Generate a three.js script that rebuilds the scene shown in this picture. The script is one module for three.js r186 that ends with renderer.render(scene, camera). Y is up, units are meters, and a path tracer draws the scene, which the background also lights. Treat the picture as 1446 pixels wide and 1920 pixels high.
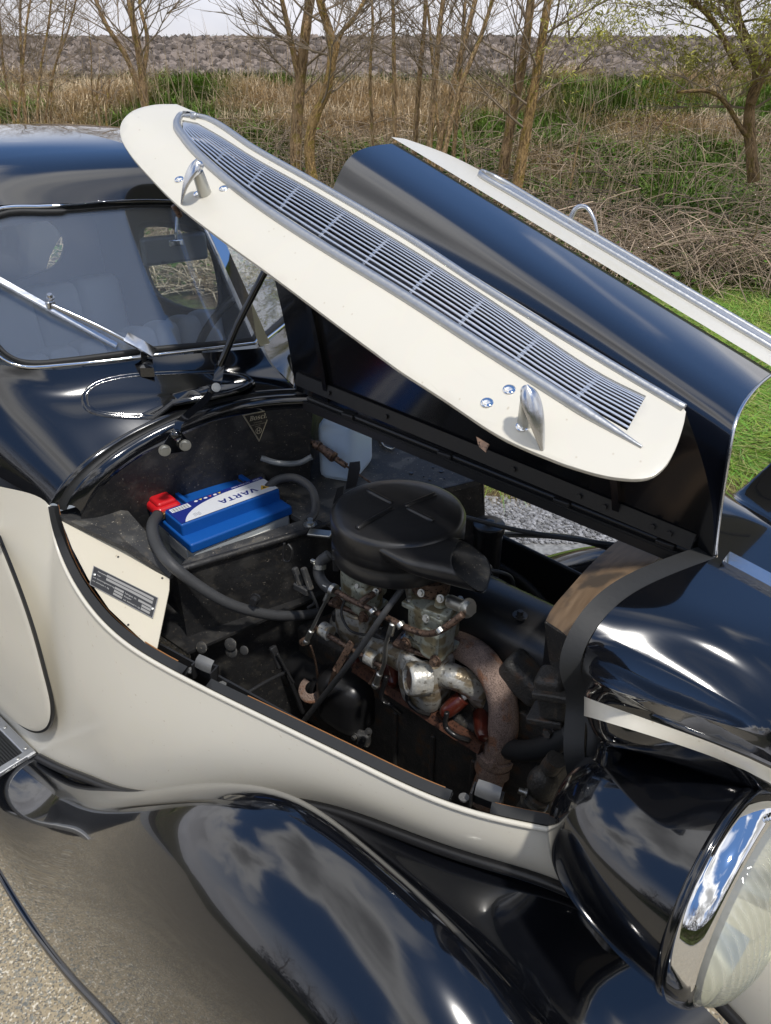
import * as THREE from 'three';
import { RoundedBoxGeometry } from 'three/addons/geometries/RoundedBoxGeometry.js';
import { mergeGeometries, toCreasedNormals } from 'three/addons/utils/BufferGeometryUtils.js';

import { TessellateModifier } from 'three/addons/modifiers/TessellateModifier.js';

// ---------------------------------------------------------------- camera, sky, sun, exposure
// axes: x to the car's nose, y up, z to the car's right-hand side (metres); origin on the ground under the cowl end of the hood hinge
const scene = new THREE.Scene();
const camera = new THREE.PerspectiveCamera(69.46, 771 / 1024, 0.05, 900);
const A40 = THREE.MathUtils.degToRad(40), P30 = THREE.MathUtils.degToRad(30);
camera.position.set(1.169, 1.65, 1.086);
camera.lookAt(1.169 - Math.sin(A40) * Math.cos(P30), 1.65 - Math.sin(P30), 1.086 - Math.cos(A40) * Math.cos(P30));
const SUN = new THREE.Vector3(0.42, 0.88, 0.13).normalize();
const renderer = new THREE.WebGLRenderer({ antialias: true });
renderer.toneMapping = THREE.LinearToneMapping;
renderer.toneMappingExposure = 1.0;
renderer.shadowMap.enabled = true;

// seeded randomness and noise
let seed = 7;
const rnd = () => { seed = (seed * 1664525 + 1013904223) >>> 0; return seed / 4294967296; };
const rr = (a, b) => a + (b - a) * rnd();
const reseed = (s) => { seed = s; };
const hash = (x, y, z, s) => { let h = (x * 374761393 + y * 668265263 + z * 2147483647 + s * 1274126177) | 0; h = Math.imul(h ^ (h >>> 13), 1274126177); h = Math.imul(h ^ (h >>> 15), 2246822519); return ((h ^ (h >>> 16)) >>> 0) / 4294967296; };
const fade = (t) => t * t * t * (t * (t * 6 - 15) + 10);
function vnoise(x, y, s, per = 0) {            // value noise, tiling with period per
  const xi = Math.floor(x), yi = Math.floor(y), u = fade(x - xi), v = fade(y - yi);
  const w = (a) => (per ? ((a % per) + per) % per : a);
  const a = hash(w(xi), w(yi), 0, s), b = hash(w(xi + 1), w(yi), 0, s), c = hash(w(xi), w(yi + 1), 0, s), d = hash(w(xi + 1), w(yi + 1), 0, s);
  return a + (b - a) * u + (c - a) * v + (a - b - c + d) * u * v;
}
function fbm(x, y, s, oct = 5, per = 0) {
  let t = 0, a = 0.5, n = 0;
  for (let o = 0; o < oct; o++) { t += a * vnoise(x, y, s + o * 17, per); n += a; a *= 0.5; x *= 2; y *= 2; per *= 2; }
  return t / n;
}
const clamp01 = (x) => Math.min(1, Math.max(0, x));
const sst = (a, b, x) => { const t = clamp01((x - a) / (b - a)); return t * t * (3 - 2 * t); };
const mixv = (a, b, t) => a + (b - a) * t;

{ // broken cumulus over blue, pale and overcast towards the horizon
  const W = 1536, H = 768, data = new Float32Array(W * H * 4);
  for (let j = 0; j < H; j++) {
    const el = ((j + 0.5) / H - 0.5) * Math.PI, y = Math.sin(el), c = Math.cos(el);
    for (let i = 0; i < W; i++) {
      const az = ((i + 0.5) / W - 0.5) * 2 * Math.PI, x = Math.cos(az) * c, z = Math.sin(az) * c, k = (j * W + i) * 4;
      const yy = Math.max(y, 0), px = x / (yy + 0.22) * 1.25 + 5.3, pz = z / (yy + 0.22) * 1.25 + 2.7;
      const wx = fbm(px * 1.3 + 9, pz * 1.3, 21, 3) - 0.5, wz = fbm(px * 1.3, pz * 1.3 + 7, 31, 3) - 0.5;
      const d = fbm(px + wx * 0.8, pz + wz * 0.8, 3, 6), d2 = fbm(px * 2.2 + 3, pz * 2.2, 11, 5);
      const veil = 1 - sst(0.02, 0.42, y);
      let cov = sst(0.40, 0.56, d + 0.07 * (d2 - 0.5)); cov = mixv(cov, 1, veil * 0.92);
      const body = sst(0.46, 0.75, d), sd = Math.max(0, x * SUN.x + y * SUN.y + z * SUN.z);
      const lum = mixv(1.3, 0.5, sst(0.2, 0.85, body * 0.75 + (d2 - 0.4) * 0.9)) * (1 - veil) + veil * (0.86 + 0.24 * (d2 - 0.5));
      const glow = 1 + 0.2 * Math.pow(sd, 12) + 2 * Math.pow(sd, 140);
      const bl = [mixv(0.12, 0.5, veil), mixv(0.24, 0.62, veil), mixv(0.52, 0.82, veil)], cl = [1.0 * lum, 0.995 * lum, mixv(1.0, 1.06, veil) * lum];
      for (let q = 0; q < 3; q++) data[k + q] = mixv(bl[q], cl[q], cov) * mixv(1, glow, 0.35 + 0.65 * cov);
      data[k + 3] = 1;
    }
  }
  const sky = new THREE.DataTexture(data, W, H, THREE.RGBAFormat, THREE.FloatType);
  sky.mapping = THREE.EquirectangularReflectionMapping; sky.magFilter = THREE.LinearFilter; sky.needsUpdate = true;
  scene.background = sky; scene.environment = sky;
}
const sun = new THREE.DirectionalLight(new THREE.Color(1, 0.955, 0.88), 2.8);
sun.position.copy(SUN).multiplyScalar(40); sun.castShadow = true; sun.shadow.radius = 7;
Object.assign(sun.shadow.camera, { left: -14, right: 14, top: 14, bottom: -14, near: 1, far: 90 }); sun.shadow.mapSize.set(4096, 4096);
scene.add(sun); scene.add(sun.target);

// ---------------------------------------------------------------- names, labels, geometry helpers
const METRIC = new Set();   // materials whose grain needs uv in metres
const used = new Map();
function numbered(n) { const k = used.get(n) ?? 0; used.set(n, k + 1); return k ? n + '_' + String(k).padStart(3, '0') : n; }
function tag(o, label, category, group) { o.userData.label = label; if (category) o.userData.category = category; if (group) o.userData.group = group; return o; }
function thing(name, label, category, pos = [0, 0, 0], group) { const o = new THREE.Group(); o.name = numbered(name); o.position.set(...pos); scene.add(o); return tag(o, label, category, group); }
function mesh(name, geo, mat, parent = scene) {
  let g = Array.isArray(geo) ? merge(geo) : geo; if (METRIC.has(mat) && !g.userData.metric) g = boxUV(g);
  const m = new THREE.Mesh(g, mat); m.castShadow = m.receiveShadow = true;
  m.name = parent === scene ? numbered(name) : name; parent.add(m); return m;
}
function struct(name, geo, mat) { const m = mesh(name, geo, mat); m.userData.kind = 'structure'; return m; }
const V = (p) => (p.isVector3 ? p.clone() : new THREE.Vector3(...p));
const VS = (a) => a.map(V);
function merge(list) {
  return mergeGeometries(list.map((g) => { let h = g.index ? g.toNonIndexed() : g.clone(); for (const k of Object.keys(h.attributes)) if (!['position', 'normal', 'uv'].includes(k)) h.deleteAttribute(k); if (!h.attributes.uv) h.setAttribute('uv', new THREE.BufferAttribute(new Float32Array(h.attributes.position.count * 2), 2)); return h; }));
}
function boxUV(geo, s = 1) {                    // uv in metres by the face's main direction
  const g = geo.index ? geo.toNonIndexed() : geo, p = g.attributes.position, uv = new Float32Array(p.count * 2), a = new THREE.Vector3(), b = new THREE.Vector3(), c = new THREE.Vector3();
  for (let i = 0; i < p.count; i += 3) {
    a.fromBufferAttribute(p, i); b.fromBufferAttribute(p, i + 1); c.fromBufferAttribute(p, i + 2);
    const n = b.clone().sub(a).cross(c.clone().sub(a)), x = Math.abs(n.x), y = Math.abs(n.y), z = Math.abs(n.z);
    [a, b, c].forEach((q, k) => { const [u, v] = y >= x && y >= z ? [q.x, q.z] : x >= z ? [q.z, q.y] : [q.x, q.y]; uv[(i + k) * 2] = u * s; uv[(i + k) * 2 + 1] = v * s; });
  }
  g.setAttribute('uv', new THREE.BufferAttribute(uv, 2)); return g;
}
function cub(P, k) {                            // natural cubic spline through P, k samples per span
  P = VS(P); const n = P.length; if (n === 2) return Array.from({ length: k + 1 }, (_, i) => P[0].clone().lerp(P[1], i / k));
  const h = []; for (let i = 0; i < n - 1; i++) h.push(Math.max(1e-5, P[i].distanceTo(P[i + 1])));
  const out = Array.from({ length: (n - 1) * k + 1 }, () => new THREE.Vector3());
  for (const ax of ['x', 'y', 'z']) {
    const m = new Array(n).fill(0), c = new Array(n).fill(0), d = new Array(n).fill(0);
    for (let i = 1; i < n - 1; i++) {
      const r = 6 * ((P[i + 1][ax] - P[i][ax]) / h[i] - (P[i][ax] - P[i - 1][ax]) / h[i - 1]), l = 2 * (h[i - 1] + h[i]) - h[i - 1] * c[i - 1];
      c[i] = h[i] / l; d[i] = (r - h[i - 1] * d[i - 1]) / l;
    }
    for (let i = n - 2; i > 0; i--) m[i] = d[i] - c[i] * m[i + 1];
    for (let i = 0; i < n - 1; i++) for (let s = 0; s <= k; s++) {
      const t = s / k * h[i], u = h[i] - t;
      out[i * k + s][ax] = (m[i] * u * u * u + m[i + 1] * t * t * t) / (6 * h[i]) + (P[i][ax] / h[i] - m[i] * h[i] / 6) * u + (P[i + 1][ax] / h[i] - m[i + 1] * h[i] / 6) * t;
    }
  }
  return out;
}
function gridOf(rows, ku = 8, kv = 8) { const R = rows.map((r) => cub(r, ku)), n = R[0].length, cols = []; for (let i = 0; i < n; i++) cols.push(cub(R.map((r) => r[i]), kv)); return cols[0].map((_, j) => cols.map((c) => c[j])); }
function gridGeo(G) {
  const nv = G.length, nu = G[0].length, pos = [], uv = [], idx = []; let vv = 0;
  for (let j = 0; j < nv; j++) { let uu = 0; if (j) vv += G[j][nu >> 1].distanceTo(G[j - 1][nu >> 1]); for (let i = 0; i < nu; i++) { if (i) uu += G[j][i].distanceTo(G[j][i - 1]); const p = G[j][i]; pos.push(p.x, p.y, p.z); uv.push(uu, vv); } }
  for (let j = 0; j < nv - 1; j++) for (let i = 0; i < nu - 1; i++) { const a = j * nu + i; idx.push(a, a + 1, a + nu, a + 1, a + nu + 1, a + nu); }
  const g = new THREE.BufferGeometry(); g.setAttribute('position', new THREE.Float32BufferAttribute(pos, 3)); g.setAttribute('uv', new THREE.Float32BufferAttribute(uv, 2)); g.setIndex(idx); g.computeVertexNormals(); g.userData.metric = true; return g;
}
const patch = (rows, ku, kv) => gridGeo(gridOf(rows, ku, kv));
const crop = (G, i0, i1) => G.map((r) => r.slice(i0, i1 + 1));
class Poly extends THREE.Curve { constructor(p) { super(); this.p = p; } getPoint(t, o = new THREE.Vector3()) { const f = t * (this.p.length - 1), i = Math.min(this.p.length - 2, Math.floor(f)); return o.lerpVectors(this.p[i], this.p[i + 1], f - i); } }
function tube(P, r, { seg = 0, rad = 10, smooth = true, caps = true } = {}) {
  P = VS(P); const c = smooth && P.length > 2 ? new THREE.CatmullRomCurve3(P, false, 'centripetal') : new Poly(P), n = seg || Math.max(2, (P.length - 1) * 8);
  const rf = typeof r === 'function' ? r : () => r, pos = [], uv = [], idx = [], F = c.computeFrenetFrames(n, false); let L = 0, last;
  for (let i = 0; i <= n; i++) {
    const q = c.getPoint(i / n); if (last) L += q.distanceTo(last); last = q;
    for (let j = 0; j <= rad; j++) { const a = j / rad * Math.PI * 2, w = rf(i / n), v = F.normals[i].clone().multiplyScalar(Math.cos(a) * w).addScaledVector(F.binormals[i], Math.sin(a) * w).add(q); pos.push(v.x, v.y, v.z); uv.push(j / rad * 6.28 * w, L); }
  }
  for (let i = 0; i < n; i++) for (let j = 0; j < rad; j++) { const a = i * (rad + 1) + j, b = a + rad + 1; idx.push(a, a + 1, b, a + 1, b + 1, b); }
  if (caps) for (const i of [0, n]) { const q = c.getPoint(i / n), k = pos.length / 3; pos.push(q.x, q.y, q.z); uv.push(0, 0); for (let j = 0; j < rad; j++) { const a = i * (rad + 1) + j; i ? idx.push(k, a, a + 1) : idx.push(k, a + 1, a); } }
  const g = new THREE.BufferGeometry(); g.setAttribute('position', new THREE.Float32BufferAttribute(pos, 3)); g.setAttribute('uv', new THREE.Float32BufferAttribute(uv, 2)); g.setIndex(idx); g.computeVertexNormals(); g.userData.metric = true; return g;
}
// rectangular bar swept along points; N(i, tangent) gives the direction of its thickness
function strip(P, w, t, N) {
  P = VS(P); const n = P.length, pos = [], idx = [], uv = []; let L = 0;
  for (let i = 0; i < n; i++) {
    const T = P[Math.min(n - 1, i + 1)].clone().sub(P[Math.max(0, i - 1)]).normalize(), up = N(i, T), s = T.clone().cross(up).normalize(), u = s.clone().cross(T).normalize(); if (i) L += P[i].distanceTo(P[i - 1]);
    const C = [[-1, -1], [1, -1], [1, 1], [-1, 1]].map(([a, b]) => P[i].clone().addScaledVector(s, a * w / 2).addScaledVector(u, b * t / 2));
    for (let k = 0; k < 4; k++) for (const q of [C[k], C[(k + 1) % 4]]) { pos.push(q.x, q.y, q.z); uv.push(q === C[k] ? 0 : w, L); }
  }
  for (let i = 0; i < n - 1; i++) for (let k = 0; k < 4; k++) { const a = i * 8 + k * 2, b = a + 8; idx.push(a, b, a + 1, a + 1, b, b + 1); }
  for (const e of [0, (n - 1) * 8]) idx.push(e, e + 2, e + 4, e, e + 4, e + 6);
  const g = new THREE.BufferGeometry(); g.setAttribute('position', new THREE.Float32BufferAttribute(pos, 3)); g.setAttribute('uv', new THREE.Float32BufferAttribute(uv, 2)); g.setIndex(idx); g.computeVertexNormals(); g.userData.metric = true; return g;
}
const UP = new THREE.Vector3(0, 1, 0), up = () => UP;
function aim(g, p, dir) { const q = new THREE.Quaternion().setFromUnitVectors(UP, V(dir).normalize()); g.applyQuaternion(q); g.translate(...V(p).toArray()); return g; }   // y axis of g to dir, origin to p
const cyl = (p, dir, r, h, r2 = r, n = 20) => { const g = new THREE.CylinderGeometry(r2, r, h, n); g.translate(0, h / 2, 0); return aim(g, p, dir); };
const hex = (p, dir, r = 0.006, h = 0.006) => mergeHex(p, dir, r, h);
function mergeHex(p, dir, r, h) { return merge([cyl(p, dir, r * 1.35, h * 0.25, r * 1.35, 16), cyl(V(p).addScaledVector(V(dir).normalize(), h * 0.25), dir, r, h * 0.75, r * 0.93, 6)]); }
const dome = (p, dir, r = 0.008, h = 0.4) => { const g = new THREE.SphereGeometry(r, 16, 8, 0, Math.PI * 2, 0, Math.PI / 2); g.scale(1, h, 1); return aim(g, p, dir); };
const ball = (p, r, sx = 1, sy = 1, sz = 1) => { const g = new THREE.SphereGeometry(r, 18, 12); g.scale(sx, sy, sz); g.translate(...V(p).toArray()); return g; };
const rbox = (p, w, h, d, r = 0.004, ry = 0, rx = 0, rz = 0) => { const g = new RoundedBoxGeometry(w, h, d, 2, Math.min(r, w / 2.01, h / 2.01, d / 2.01)); g.rotateX(rx); g.rotateZ(rz); g.rotateY(ry); g.translate(...V(p).toArray()); return g; };
const lathe = (prof, p, dir, n = 48) => aim(new THREE.LatheGeometry(prof.map(([a, b]) => new THREE.Vector2(a, b)), n), p, dir);
function loft(sections) { return gridGeo(sections.map((s) => { const q = VS(s); q.push(q[0].clone()); return q; })); }   // closed rings, one per section
function slab(pts, thick, dir) {               // flat polygon with thickness
  const P = VS(pts), n = P.length, d = V(dir).normalize().multiplyScalar(thick), c = P.reduce((a, b) => a.add(b), new THREE.Vector3()).divideScalar(n), pos = [];
  const tri = (a, b, e) => pos.push(...a.toArray(), ...b.toArray(), ...e.toArray());
  for (let i = 0; i < n; i++) { const a = P[i], b = P[(i + 1) % n], a2 = a.clone().sub(d), b2 = b.clone().sub(d), c2 = c.clone().sub(d); tri(c, a, b); tri(c2, b2, a2); tri(a, a2, b); tri(b, a2, b2); }
  const g = new THREE.BufferGeometry(); g.setAttribute('position', new THREE.Float32BufferAttribute(pos, 3)); g.computeVertexNormals(); return boxUV(g);
}
const mirrorZ = (g) => { const h = g.clone(); h.scale(1, 1, -1); if (h.index) { const a = h.index.array; for (let i = 0; i < a.length; i += 3) [a[i], a[i + 1]] = [a[i + 1], a[i]]; } h.computeVertexNormals(); return h; };

// ---------------------------------------------------------------- procedural materials
function tex(size, fn, srgb = true, rep = 1) {
  const d = new Uint8Array(size * size * 4);
  for (let y = 0; y < size; y++) for (let x = 0; x < size; x++) { const c = fn(x / size, y / size), k = (y * size + x) * 4; d[k] = clamp01(c[0]) * 255; d[k + 1] = clamp01(c[1] ?? c[0]) * 255; d[k + 2] = clamp01(c[2] ?? c[0]) * 255; d[k + 3] = 255; }
  const t = new THREE.DataTexture(d, size, size); t.wrapS = t.wrapT = THREE.RepeatWrapping; t.magFilter = THREE.LinearFilter; t.minFilter = THREE.LinearMipmapLinearFilter; t.generateMipmaps = true; t.repeat.set(rep, rep); if (srgb) t.colorSpace = THREE.SRGBColorSpace; t.needsUpdate = true; return t;
}
const mixc = (a, b, t) => [mixv(a[0], b[0], t), mixv(a[1], b[1], t), mixv(a[2], b[2], t)];
const PM = (o) => new THREE.MeshPhysicalMaterial(o), lin = (r, g, b) => new THREE.Color().setRGB(r, g, b);
const bumpN = tex(256, (u, v) => { const f = fbm(u * 16, v * 16, 5, 4, 16); return [f, f, f]; }, false, 6);
const grimeMap = tex(512, (u, v) => {          // black bay paint with dust, flecks and rubbed patches
  const a = fbm(u * 6, v * 6, 41, 5, 6), b = fbm(u * 24, v * 24, 43, 3, 24), f = vnoise(u * 128, v * 128, 47, 128), g = vnoise(u * 64, v * 64, 48, 64);
  let c = mixc([0.135, 0.135, 0.138], [0.27, 0.262, 0.25], sst(0.5, 0.8, a) * 0.7); c = mixc(c, [0.30, 0.27, 0.23], sst(0.60, 0.8, b) * 0.35);
  if (f > 0.95) c = mixc(c, [0.62, 0.58, 0.5], 0.55); if (g > 0.975) c = mixc(c, [0.7, 0.66, 0.6], 0.6); return c;
}, true, 4);
const grimeR = tex(256, (u, v) => { const a = fbm(u * 8, v * 8, 51, 5, 8); return [0, 0.30 + 0.5 * a, 0]; }, false, 4);
const rustMap = tex(512, (u, v) => {
  const a = fbm(u * 8, v * 8, 61, 5, 8), p = vnoise(u * 130, v * 130, 62, 130), q = vnoise(u * 230, v * 230, 64, 230), o = fbm(u * 5, v * 5, 66, 4, 5);
  let c = mixc([0.50, 0.425, 0.385], [0.63, 0.545, 0.495], a); c = mixc(c, [0.56, 0.36, 0.24], sst(0.56, 0.75, o) * 0.7);
  const dk = Math.max(sst(0.62, 0.8, p), sst(0.7, 0.85, q)); return mixc(c, [0.24, 0.19, 0.17], dk * 0.6);
}, true, 8);
const rustB = tex(256, (u, v) => { const p = vnoise(u * 60, v * 60, 62, 60) * 0.6 + vnoise(u * 20, v * 20, 63, 20) * 0.4; return [p, p, p]; }, false, 8);
const castMap = tex(512, (u, v) => {
  const a = fbm(u * 6, v * 6, 71, 5, 6), b = fbm(u * 18, v * 18, 73, 4, 18), s = fbm(u * 4, v * 4, 75, 4, 4);
  let c = mixc([0.70, 0.695, 0.665], [0.88, 0.87, 0.835], a); c = mixc(c, [0.52, 0.43, 0.29], sst(0.52, 0.72, s) * 0.6); return mixc(c, [0.27, 0.24, 0.2], sst(0.62, 0.85, b) * 0.55);
}, true, 9);
const castB = tex(256, (u, v) => { const p = fbm(u * 40, v * 40, 77, 3, 40); return [p, p, p]; }, false, 6);
const copperMap = tex(256, (u, v) => { const a = fbm(u * 8, v * 8, 81, 4, 8); return mixc(mixc([0.36, 0.30, 0.265], [0.56, 0.45, 0.375], a), [0.16, 0.13, 0.12], sst(0.55, 0.8, fbm(u * 20, v * 20, 83, 3, 20))); }, true, 14);
const rustyBlack = tex(512, (u, v) => { const a = fbm(u * 7, v * 7, 91, 5, 7), b = fbm(u * 30, v * 8, 93, 4, 8); let c = mixc([0.17, 0.167, 0.162], [0.30, 0.285, 0.265], a); c = mixc(c, [0.36, 0.24, 0.15], sst(0.55, 0.78, a) * 0.6); return mixc(c, [0.4, 0.36, 0.3], sst(0.68, 0.85, b) * 0.5); }, true, 5);
const creamMap = tex(256, (u, v) => { const a = fbm(u * 6, v * 6, 101, 4, 6), s = vnoise(u * 120, v * 120, 103, 120); const c = mixc([0.862, 0.842, 0.785], [0.872, 0.852, 0.797], a); return s > 0.985 ? mixc(c, [0.6, 0.52, 0.4], 0.4) : c; }, true, 2);
const dustMap = tex(512, (u, v) => { const a = fbm(u * 5, v * 30, 111, 5, 30), b = fbm(u * 6, v * 6, 113, 5, 6); return mixc(mixc([0.42, 0.34, 0.26], [0.58, 0.49, 0.39], a), [0.32, 0.28, 0.24], sst(0.45, 0.7, b)); }, true, 4);

const M = {
  black: PM({ color: lin(0.0042, 0.0048, 0.0068), roughness: 0.12, clearcoat: 1, clearcoatRoughness: 0.012, ior: 1.56 }),
  hoodBlue: PM({ color: lin(0.0048, 0.0060, 0.0105), roughness: 0.16, clearcoat: 1, clearcoatRoughness: 0.05, ior: 1.75 }),
  cream: PM({ map: creamMap, roughness: 0.42, clearcoat: 0.5, clearcoatRoughness: 0.16 }),
  creamBay: PM({ map: creamMap, color: lin(0.86, 0.83, 0.76), roughness: 0.5, clearcoat: 0.25, clearcoatRoughness: 0.3 }),
  bay: PM({ map: grimeMap, roughnessMap: grimeR, roughness: 1, bumpMap: bumpN, bumpScale: 0.0008 }),
  baySatin: PM({ color: lin(0.020, 0.020, 0.021), roughness: 0.42, bumpMap: bumpN, bumpScale: 0.0003 }),
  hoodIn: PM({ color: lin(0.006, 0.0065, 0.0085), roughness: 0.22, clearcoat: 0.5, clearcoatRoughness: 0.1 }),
  rubber: PM({ color: lin(0.015, 0.016, 0.017), roughness: 0.6, bumpMap: bumpN, bumpScale: 0.0003 }),
  hose: PM({ color: lin(0.05, 0.051, 0.053), roughness: 0.55, bumpMap: bumpN, bumpScale: 0.0004 }),
  chrome: PM({ color: lin(0.86, 0.87, 0.88), metalness: 1, roughness: 0.035 }),
  dullChrome: PM({ color: lin(0.66, 0.67, 0.69), metalness: 1, roughness: 0.26, bumpMap: bumpN, bumpScale: 0.0003 }),
  alu: PM({ color: lin(0.50, 0.51, 0.52), metalness: 0.9, roughness: 0.45, bumpMap: bumpN, bumpScale: 0.0006 }),
  slat: PM({ color: lin(0.72, 0.74, 0.78), metalness: 0.9, roughness: 0.3 }),
  dullZinc: PM({ color: lin(0.20, 0.20, 0.195), metalness: 0.6, roughness: 0.55, bumpMap: bumpN, bumpScale: 0.0004 }),
  zinc: PM({ color: lin(0.55, 0.55, 0.52), metalness: 1, roughness: 0.4 }),
  cast: PM({ map: castMap, metalness: 0.45, roughness: 0.36, bumpMap: castB, bumpScale: 0.0008 }),
  carb: PM({ map: castMap, color: lin(0.72, 0.76, 0.68), metalness: 0.35, roughness: 0.5, bumpMap: castB, bumpScale: 0.0006 }),
  rust: PM({ map: rustMap, roughness: 0.82, bumpMap: rustB, bumpScale: 0.001 }),
  copper: PM({ map: copperMap, metalness: 0.55, roughness: 0.5 }),
  block: PM({ map: rustyBlack, roughness: 0.55, bumpMap: rustB, bumpScale: 0.0012 }),
  cleaner: PM({ color: lin(0.016, 0.016, 0.017), roughness: 0.33, clearcoat: 0.25, clearcoatRoughness: 0.25, bumpMap: bumpN, bumpScale: 0.0002 }),
  dusty: PM({ map: dustMap, roughness: 0.55, clearcoat: 0.3, clearcoatRoughness: 0.35 }),
  dustyGrey: PM({ map: grimeMap, color: lin(2.4, 2.4, 2.3), roughness: 0.62, bumpMap: bumpN, bumpScale: 0.0006 }),
  orange: PM({ color: lin(0.34, 0.15, 0.05), roughness: 0.7 }),
  boot: PM({ color: lin(0.075, 0.014, 0.008), roughness: 0.32, clearcoat: 0.4 }),
  ceramic: PM({ color: lin(0.8, 0.8, 0.76), roughness: 0.25 }),
  red: PM({ color: lin(0.62, 0.012, 0.018), roughness: 0.33, clearcoat: 0.3, clearcoatRoughness: 0.2 }),
  blue: PM({ color: lin(0.006, 0.088, 0.36), roughness: 0.38, bumpMap: bumpN, bumpScale: 0.0002 }),
  grey: PM({ color: lin(0.50, 0.54, 0.56), roughness: 0.5 }),
  glass: PM({ color: lin(0.93, 0.97, 0.95), roughness: 0, transmission: 1, thickness: 0, ior: 1.6 }),
  hazyGlass: PM({ color: lin(0.88, 0.92, 0.97), roughness: 0.01, transmission: 0.94, thickness: 0, ior: 1.8 }),  // milky tint paints in the haze of cloudy sky reflected on the windscreen
  seat: PM({ color: lin(0.58, 0.60, 0.63), roughness: 0.85 }),
  seatDark: PM({ color: lin(0.58, 0.60, 0.63), roughness: 0.85 }),
  trimIn: PM({ color: lin(0.24, 0.25, 0.27), roughness: 0.9 }),
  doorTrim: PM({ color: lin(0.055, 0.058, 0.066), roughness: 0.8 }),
  woodIn: PM({ color: lin(0.075, 0.03, 0.012), roughness: 0.4 }),
  piping: PM({ color: lin(0.010, 0.010, 0.011), roughness: 0.32 }),
  black2: PM({ color: lin(0.015, 0.015, 0.016), roughness: 0.3 }),
};
for (const k of ['carb', 'cast', 'copper', 'rust', 'block', 'bay', 'dusty', 'dustyGrey', 'cream', 'creamBay', 'baySatin', 'cleaner', 'alu', 'dullChrome', 'blue', 'rubber', 'hose']) METRIC.add(M[k]);
function canvasTex(w, h, draw) { const c = document.createElement('canvas'); c.width = w; c.height = h; draw(c.getContext('2d')); const t = new THREE.CanvasTexture(c); t.colorSpace = THREE.SRGBColorSpace; t.anisotropy = 8; return t; }
// ---------------------------------------------------------------- the car: bodywork
const car = thing('vintage_car', 'black and cream vintage car with its hood folded open over the engine', 'car');
const P = (n, g, m, parent = car) => mesh(n, g, m, parent);
const inw = (p, d, dy = 0) => { const v = new THREE.Vector3(0.42 - p.x, 0, -p.z * 0.95).normalize(); return p.clone().addScaledVector(v, d).add(new THREE.Vector3(0, dy, 0)); };

// cowl in front of the windscreen, with the rolled lip round the rear of the hood opening
const cowlEdge = VS([[-0.012, 1.053, 0], [-0.068,1.052,0.066], [-0.12,1.048,0.16], [-0.145,1.036,0.27], [-0.162,1.015,0.367], [-0.167,0.985,0.456], [-0.18,0.945,0.506], [-0.191,0.913,0.526]]);
const screenBase = VS([[-0.111,1.13,0.004], [-0.161,1.134,0.101], [-0.214,1.137,0.203], [-0.273,1.137,0.323], [-0.326,1.142,0.424], [-0.46, 1.145, 0.535], [-0.5, 1.08, 0.583], [-0.52, 1.012, 0.597]]);
{
  const at = (t, sag, out) => cowlEdge.map((p, i) => p.clone().lerp(screenBase[i], t).add(new THREE.Vector3(0, i < 5 ? -sag : 0.3 * out, i < 5 ? 0 : out)));
  const rows = [cowlEdge, at(0.35, 0.004, 0.008), at(0.7, 0.012, 0.010), screenBase];
  const right = patch(rows, 8, 10);
  const cowl = P('cowl', [right, mirrorZ(right)], M.black);
  // raised ventilation lid on the cowl
  const lidRing = []; for (let i = 0; i < 40; i++) { const a = i / 40 * Math.PI * 2, c = Math.cos(a), s = Math.sin(a); lidRing.push([Math.sign(c) * Math.pow(Math.abs(c), 0.75), Math.sign(s) * Math.pow(Math.abs(s), 0.75)]); }
  const c0 = V([-0.162,1.082,0.223]), eL = V([-0.095,1.08,0.049]).sub(V([-0.265,1.074,0.36])).multiplyScalar(0.5), eW = V([-0.124,1.064,0.245]).sub(V([-0.19,1.1,0.202])).multiplyScalar(0.5);
  const skin = new THREE.Mesh(right, new THREE.MeshBasicMaterial({ side: THREE.DoubleSide })), caster = new THREE.Raycaster();
  const lid = (k, dy) => lidRing.map(([a, b]) => { const p = c0.clone().addScaledVector(eL, a * k).addScaledVector(eW, b * (k > 0.9 ? 1 - (1 - k) * 2.2 : k * 0.91)); caster.set(p.clone().setY(2), new THREE.Vector3(0, -1, 0)); const h = caster.intersectObject(skin)[0]; return p.setY((h ? h.point.y : p.y) + dy); });
  const vent = P('cowl_vent_lid', [loft([lid(1.04, -0.004), lid(1.03, 0.001), lid(1.015, 0.0028), lid(1.0, 0.003), lid(0.985, 0.0012), lid(0.97, 0.0024), lid(0.945, 0.0036), lid(0.5, 0.004), lid(0.02, 0.004)])], M.black, car);
  const lip = [[0, 0], [0.005, 0.004], [0.011, 0.005], [0.017, 0.002]].map(([d, y]) => cowlEdge.map((p) => inw(p, d, y)));
  P('cowl_lip', patch(lip, 8, 3), M.black);
  P('cowl_seal', patch([[0.017, 0.002], [0.018, -0.008], [0.034, -0.009], [0.035, -0.001]].map(([d, y]) => cowlEdge.map((p) => inw(p, d, y))), 8, 2), M.rubber);
  P('cowl_inner_lip', patch([[0.035, -0.001], [0.042, 0.001], [0.056, -0.006], [0.061, -0.017], [0.058, -0.030]].map(([d, y]) => cowlEdge.map((p) => inw(p, d, y))), 8, 3), M.black);
  const fw = [[0.058, -0.030], [0.045, -0.10], [0.035, -0.2], [0.03, -0.46]].map(([d, y]) => cowlEdge.map((p) => inw(p, d, y)));
  const fwR = boxUV(patch(fw, 8, 4));
  P('firewall', [fwR, boxUV(mirrorZ(patch(fw, 8, 4)))], M.bay);
  const lipL = patch(lip, 8, 3); P('cowl_lip', mirrorZ(lipL), M.black);
}

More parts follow.
